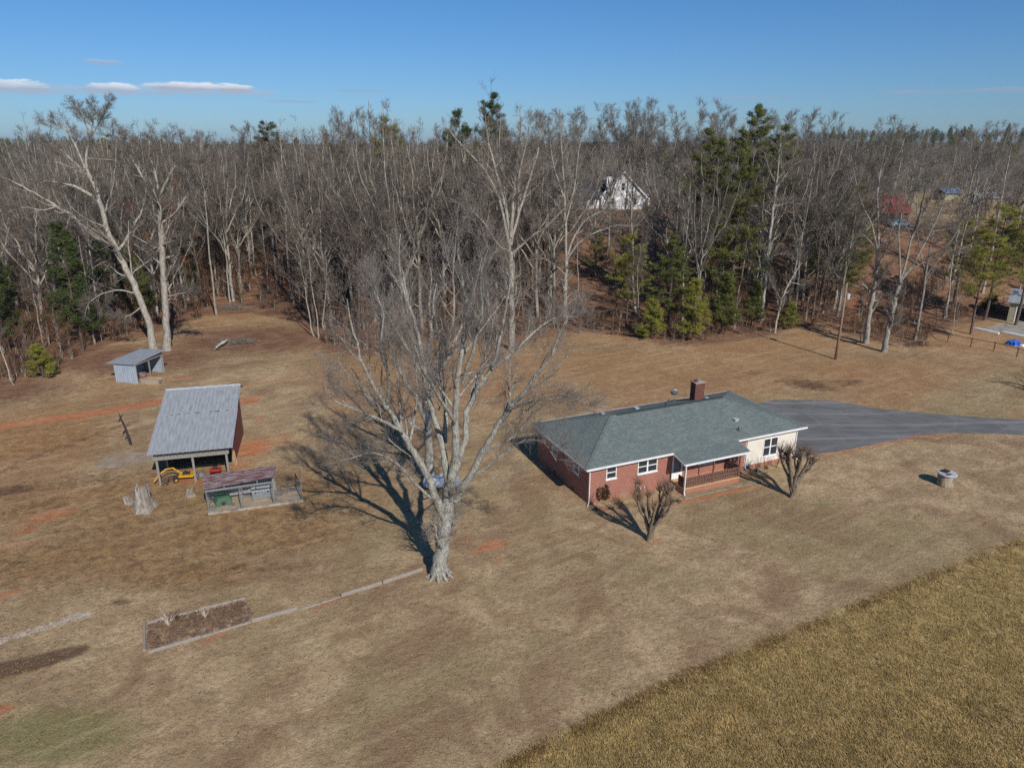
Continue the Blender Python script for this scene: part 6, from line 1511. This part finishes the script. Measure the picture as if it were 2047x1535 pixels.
# ------------------------------------------------------------------ grass and leaves as real blades
def visible_pts(n, ok, rg, pxr=(-60, 2110), pyr=(560, 1560)):
    out = []
    while len(out) < n:
        m_ = 20000; px = rg.uniform(*pxr, m_); py = rg.uniform(*pyr, m_)
        u = (px-1023.5)/F; v = (767.5-py)/F; fw = cos(PITCH)+v*sin(PITCH); dn = sin(PITCH)-v*cos(PITCH); t = CH/dn
        x = u*t; y = fw*t; k = ok(x, y); out += list(zip(x[k], y[k]))
    return np.array(out[:n])
rgg = np.random.default_rng(55)
hc, hs_ = cos(HR), sin(HR)
poly_drive = np.array(drive_px, float)
def keep(x, y):
    lx = (x-5.76)*hc+(y-48.16)*hs_; ly = -(x-5.76)*hs_+(y-48.16)*hc
    inside = (lx > -.1) & (lx < L+.1) & (ly > -2.3) & (ly < W+.1)
    bx = (x+22.35)*cos(KR)+(y-46.42)*sin(KR); by = -(x+22.35)*sin(KR)+(y-46.42)*cos(KR)
    kn_ = (bx > -.2) & (bx < 6.9) & (by > -.1) & (by < 2.9)
    # driveway test in the ground plane
    c = np.zeros(len(x), bool); P_ = np.array([gz(*p) for p in drive_px]); j = len(P_)-1
    for i in range(len(P_)):
        xi, yi = P_[i]; xj, yj = P_[j]; cond = ((yi > y) != (yj > y)) & (x < (xj-xi)*(y-yi)/(yj-yi+1e-12)+xi); c ^= cond; j = i
    return ~inside & ~kn_ & ~c
def blades(name, pts, nb, h, spread, w, mat, label, lean=.5):
    n = len(pts); P = np.repeat(pts, nb, axis=0); m_ = len(P)
    b = np.zeros((m_, 3)); b[:, :2] = P+rgg.normal(0, spread, (m_, 2)); a = rgg.uniform(0, 2*pi, m_); hh = h*rgg.uniform(.45, 1.3, m_)
    tip = b+np.stack([np.cos(a)*hh*lean, np.sin(a)*hh*lean, hh], 1); s = np.stack([-np.sin(a), np.cos(a), 0*a], 1)*w*rgg.uniform(.7, 1.3, (m_, 1))
    V_ = np.stack([b-s, b+s, tip], 1).reshape(-1, 3); o = link(name, np_mesh(name, V_, np.arange(len(V_)).reshape(-1, 3)), mat); tag(o, label, 'grass', kind='stuff')
lawn_g = leaf_mat('dormant_grass', (198,176,138), (166,146,112), .5)
field_g = leaf_mat('golden_field_grass', (216,188,130), (160,138,88), .5)
pf = visible_pts(30000, lambda x, y: (field_side(x, y)+rgg.normal(0, .22, len(x)) > .15) & (y < 62), rgg, pyr=(1000, 1600))
blades('field_grass', pf, 4, .12, .08, .018, field_g, 'rough golden grass of the unmown field in the lower right corner', .7)
edge_pts = visible_pts(2000, lambda x, y: (np.abs(field_side(x, y)-.25+rgg.normal(0, .15, len(x))) < .24) & (np.sin(x*1.1+np.sin(x*.4)*3) > -.55) & (y < 62), rgg, pyr=(1000, 1600))
blades('field_edge_weeds', edge_pts, 5, .15, .08, .013, leaf_mat('brown_weeds', (176,142,92), (140,112,70), .8), 'band of taller brown weeds along the edge of the rough field', .4)
pl = visible_pts(60000, lambda x, y: (field_side(x, y) < .1) & (y < 85) & keep(x, y) & (np.sin(x*1.7+np.sin(y*1.3)*2)+np.sin(y*2.1+x*.7)+rgg.normal(0, .9, len(x)) > -.2), rgg)
blades('lawn_grass', pl, 3, .05, .06, .011, lawn_g, 'short dormant tan lawn grass across the yard', .9)
# fallen leaves
pL = visible_pts(9000, lambda x, y: keep(x, y) & (field_side(x, y) < 0) & (rgg.random(len(x)) < np.exp(-(((x+24)/20)**2+((y-44)/13)**2))+.05), rgg, pyr=(640, 1500))
c = np.column_stack([pL, np.full(len(pL), .03)]); o = link('fallen_leaves', leaf_quads(c, .06, rgg, .8), leaf_mat('tan_leaves', (196,160,112), (140,98,64), .8)); tag(o, 'tan fallen leaves scattered over the left part of the yard', 'leaves', kind='stuff')
# ------------------------------------------------------------------ camera, sun, sky
cam = bpy.data.cameras.new('camera'); co = bpy.data.objects.new('camera', cam); COL.objects.link(co)
co.location = (0, 0, CH); co.rotation_euler = (pi/2-PITCH, 0, 0); cam.sensor_width = 36; cam.lens = F/2047*36; cam.clip_end = 9000; cam.clip_start = .5
SC.camera = co
SEL = radians(36.5); sdx, sdy = .45, -.893         # towards the sun
sun = bpy.data.lights.new('sun', 'SUN'); sun.energy = 4.7; sun.angle = radians(.53); sun.color = (1, .95, .88)
so = bpy.data.objects.new('sun', sun); COL.objects.link(so)
dv = Vector((sdx*cos(SEL), sdy*cos(SEL), sin(SEL))).normalized(); so.rotation_euler = dv.to_track_quat('Z', 'Y').to_euler(); so.location = (40, -60, 60)
wd = bpy.data.worlds.new('World'); SC.world = wd; wd.use_nodes = True; nt = wd.node_tree; nb = NB(nt); bg = nt.nodes['Background']
sky = nb.n('ShaderNodeTexSky', sky_type='NISHITA'); sky.sun_disc = False; sky.sun_elevation = SEL; sky.sun_rotation = atan2(sdx, sdy); sky.altitude = 300; sky.air_density = 1.0; sky.dust_density = .35; sky.ozone_density = 2.2
hs = nb.n('ShaderNodeVectorMath', operation='MULTIPLY'); nb.l(sky.outputs[0], hs.inputs[0])
tc = nb.n('ShaderNodeTexCoord'); sx = nb.n('ShaderNodeSeparateXYZ'); nb.l(tc.outputs['Generated'], sx.inputs[0])
az = nb.math('ARCTAN2', sx.outputs[0], sx.outputs[1]); el = nb.math('ARCSINE', sx.outputs[2])
cv = nb.n('ShaderNodeCombineXYZ'); nb.l(nb.math('MULTIPLY', az, 1.0), cv.inputs[0]); nb.l(nb.math('MULTIPLY', el, 5.0), cv.inputs[1])
def cloud(az0, az1, e0, e1, thr, sc_, seed, soft=.12):
    """cloud streak between two bearings and elevations (degrees), broken up by noise"""
    o = nb.n('ShaderNodeVectorMath', operation='ADD'); nb.l(cv.outputs[0], o.inputs[0]); o.inputs[1].default_value = (seed, seed*.7, seed*.3)
    n = nb.math('ADD', nb.math('MULTIPLY', nb.noise(o.outputs[0], sc_, 8, .68, .6), .8), nb.math('MULTIPLY', nb.noise(o.outputs[0], sc_*3.5, 6, .65), .3))
    ca, wa, ce, we = radians((az0+az1)/2), radians((az1-az0)/2), radians((e0+e1)/2), radians((e1-e0)/2)
    da = nb.math('DIVIDE', nb.math('SUBTRACT', az, ca), wa); de = nb.math('DIVIDE', nb.math('SUBTRACT', el, ce), we)
    r2 = nb.math('ADD', nb.math('POWER', nb.math('ABSOLUTE', da), 4.0), nb.math('POWER', nb.math('ABSOLUTE', de), 2.0))
    k = nb.math('SUBTRACT', nb.math('MULTIPLY', nb.math('SUBTRACT', n, .32), 2.6), nb.math('MULTIPLY', r2, .5))
    return nb.ramp(k, thr, thr+soft), de
nb.l(nb.ramp(el, .02, .3, (.42, .645, 1.0, 1), (.3, .67, 1.0, 1)), hs.inputs[1])
col = hs.outputs[0]
W_, G_ = (10.5,10.6,10.8), (4.3,4.9,6.2)
for args, c_hi, c_lo, amt in (((-42,-17,2.85,3.6,.16,8,3.1,.4),(5.6,6.1,7.2),G_,.5), ((-25.5,-18.6,3.25,3.9,.02,14,5.7,.35),W_,G_,.9), ((-29.4,-25.8,3.05,3.7,.02,16,9.3,.35),W_,G_,.7), ((-36,-31,2.9,3.75,.0,14,8.1,.3),W_,G_,.65), ((-29,-26.5,4.75,5.15,.1,16,1.3,.35),(6,6.6,7.6),(4,4.6,5.8),.5),
                          ((25,36,2.9,3.3,.2,12,2.2,.3),(4,4.7,6),(3.4,4.1,5.3),.45), ((-19,-14,2.6,2.95,.2,12,4.2,.3),(4,4.7,6),(3.4,4.1,5.3),.4), ((14,22,2.8,3.1,.2,12,6.2,.3),(4,4.7,6),(3.4,4.1,5.3),.4), ((-13,-9,3.4,3.7,.2,12,7.7,.3),(4,4.7,6),(3.4,4.1,5.3),.35)):
    k, de = cloud(*args)
    shade = nb.mix(nb.ramp(nb.math('ADD', nb.math('MULTIPLY', de, .5), nb.math('MULTIPLY', nb.noise(cv.outputs[0], 25, 4), .6)), .15, .75), c_lo, c_hi)
    col = nb.mix(nb.math('MULTIPLY', k, amt), col, shade)
nb.l(col, bg.inputs['Color']); bg.inputs['Strength'].default_value = .09
hz_ = MB().box((-5000, -300, -12), (5000, 5400, 62)).build('haze', None); tag(hz_, kind='stuff')
hm = bpy.data.materials.new('haze_air'); hm.use_nodes = True; ht = hm.node_tree; ht.nodes.clear()
pv = ht.nodes.new('ShaderNodeVolumePrincipled'); pv.inputs['Color'].default_value = (.62, .78, 1, 1); pv.inputs['Density'].default_value = .00008; pv.inputs['Anisotropy'].default_value = .1
om = ht.nodes.new('ShaderNodeOutputMaterial'); ht.links.new(pv.outputs[0], om.inputs['Volume']); hz_.data.materials.append(hm)
SC.view_settings.view_transform = 'Standard'; SC.view_settings.look = 'None'; SC.view_settings.exposure = 0; SC.view_settings.gamma = 1
SC.render.engine = 'CYCLES'; SC.cycles.max_bounces = 5; SC.cycles.diffuse_bounces = 3; SC.cycles.transparent_max_bounces = 4; SC.cycles.use_denoising = False
SC.cycles.use_adaptive_sampling = True; SC.cycles.adaptive_threshold = .02
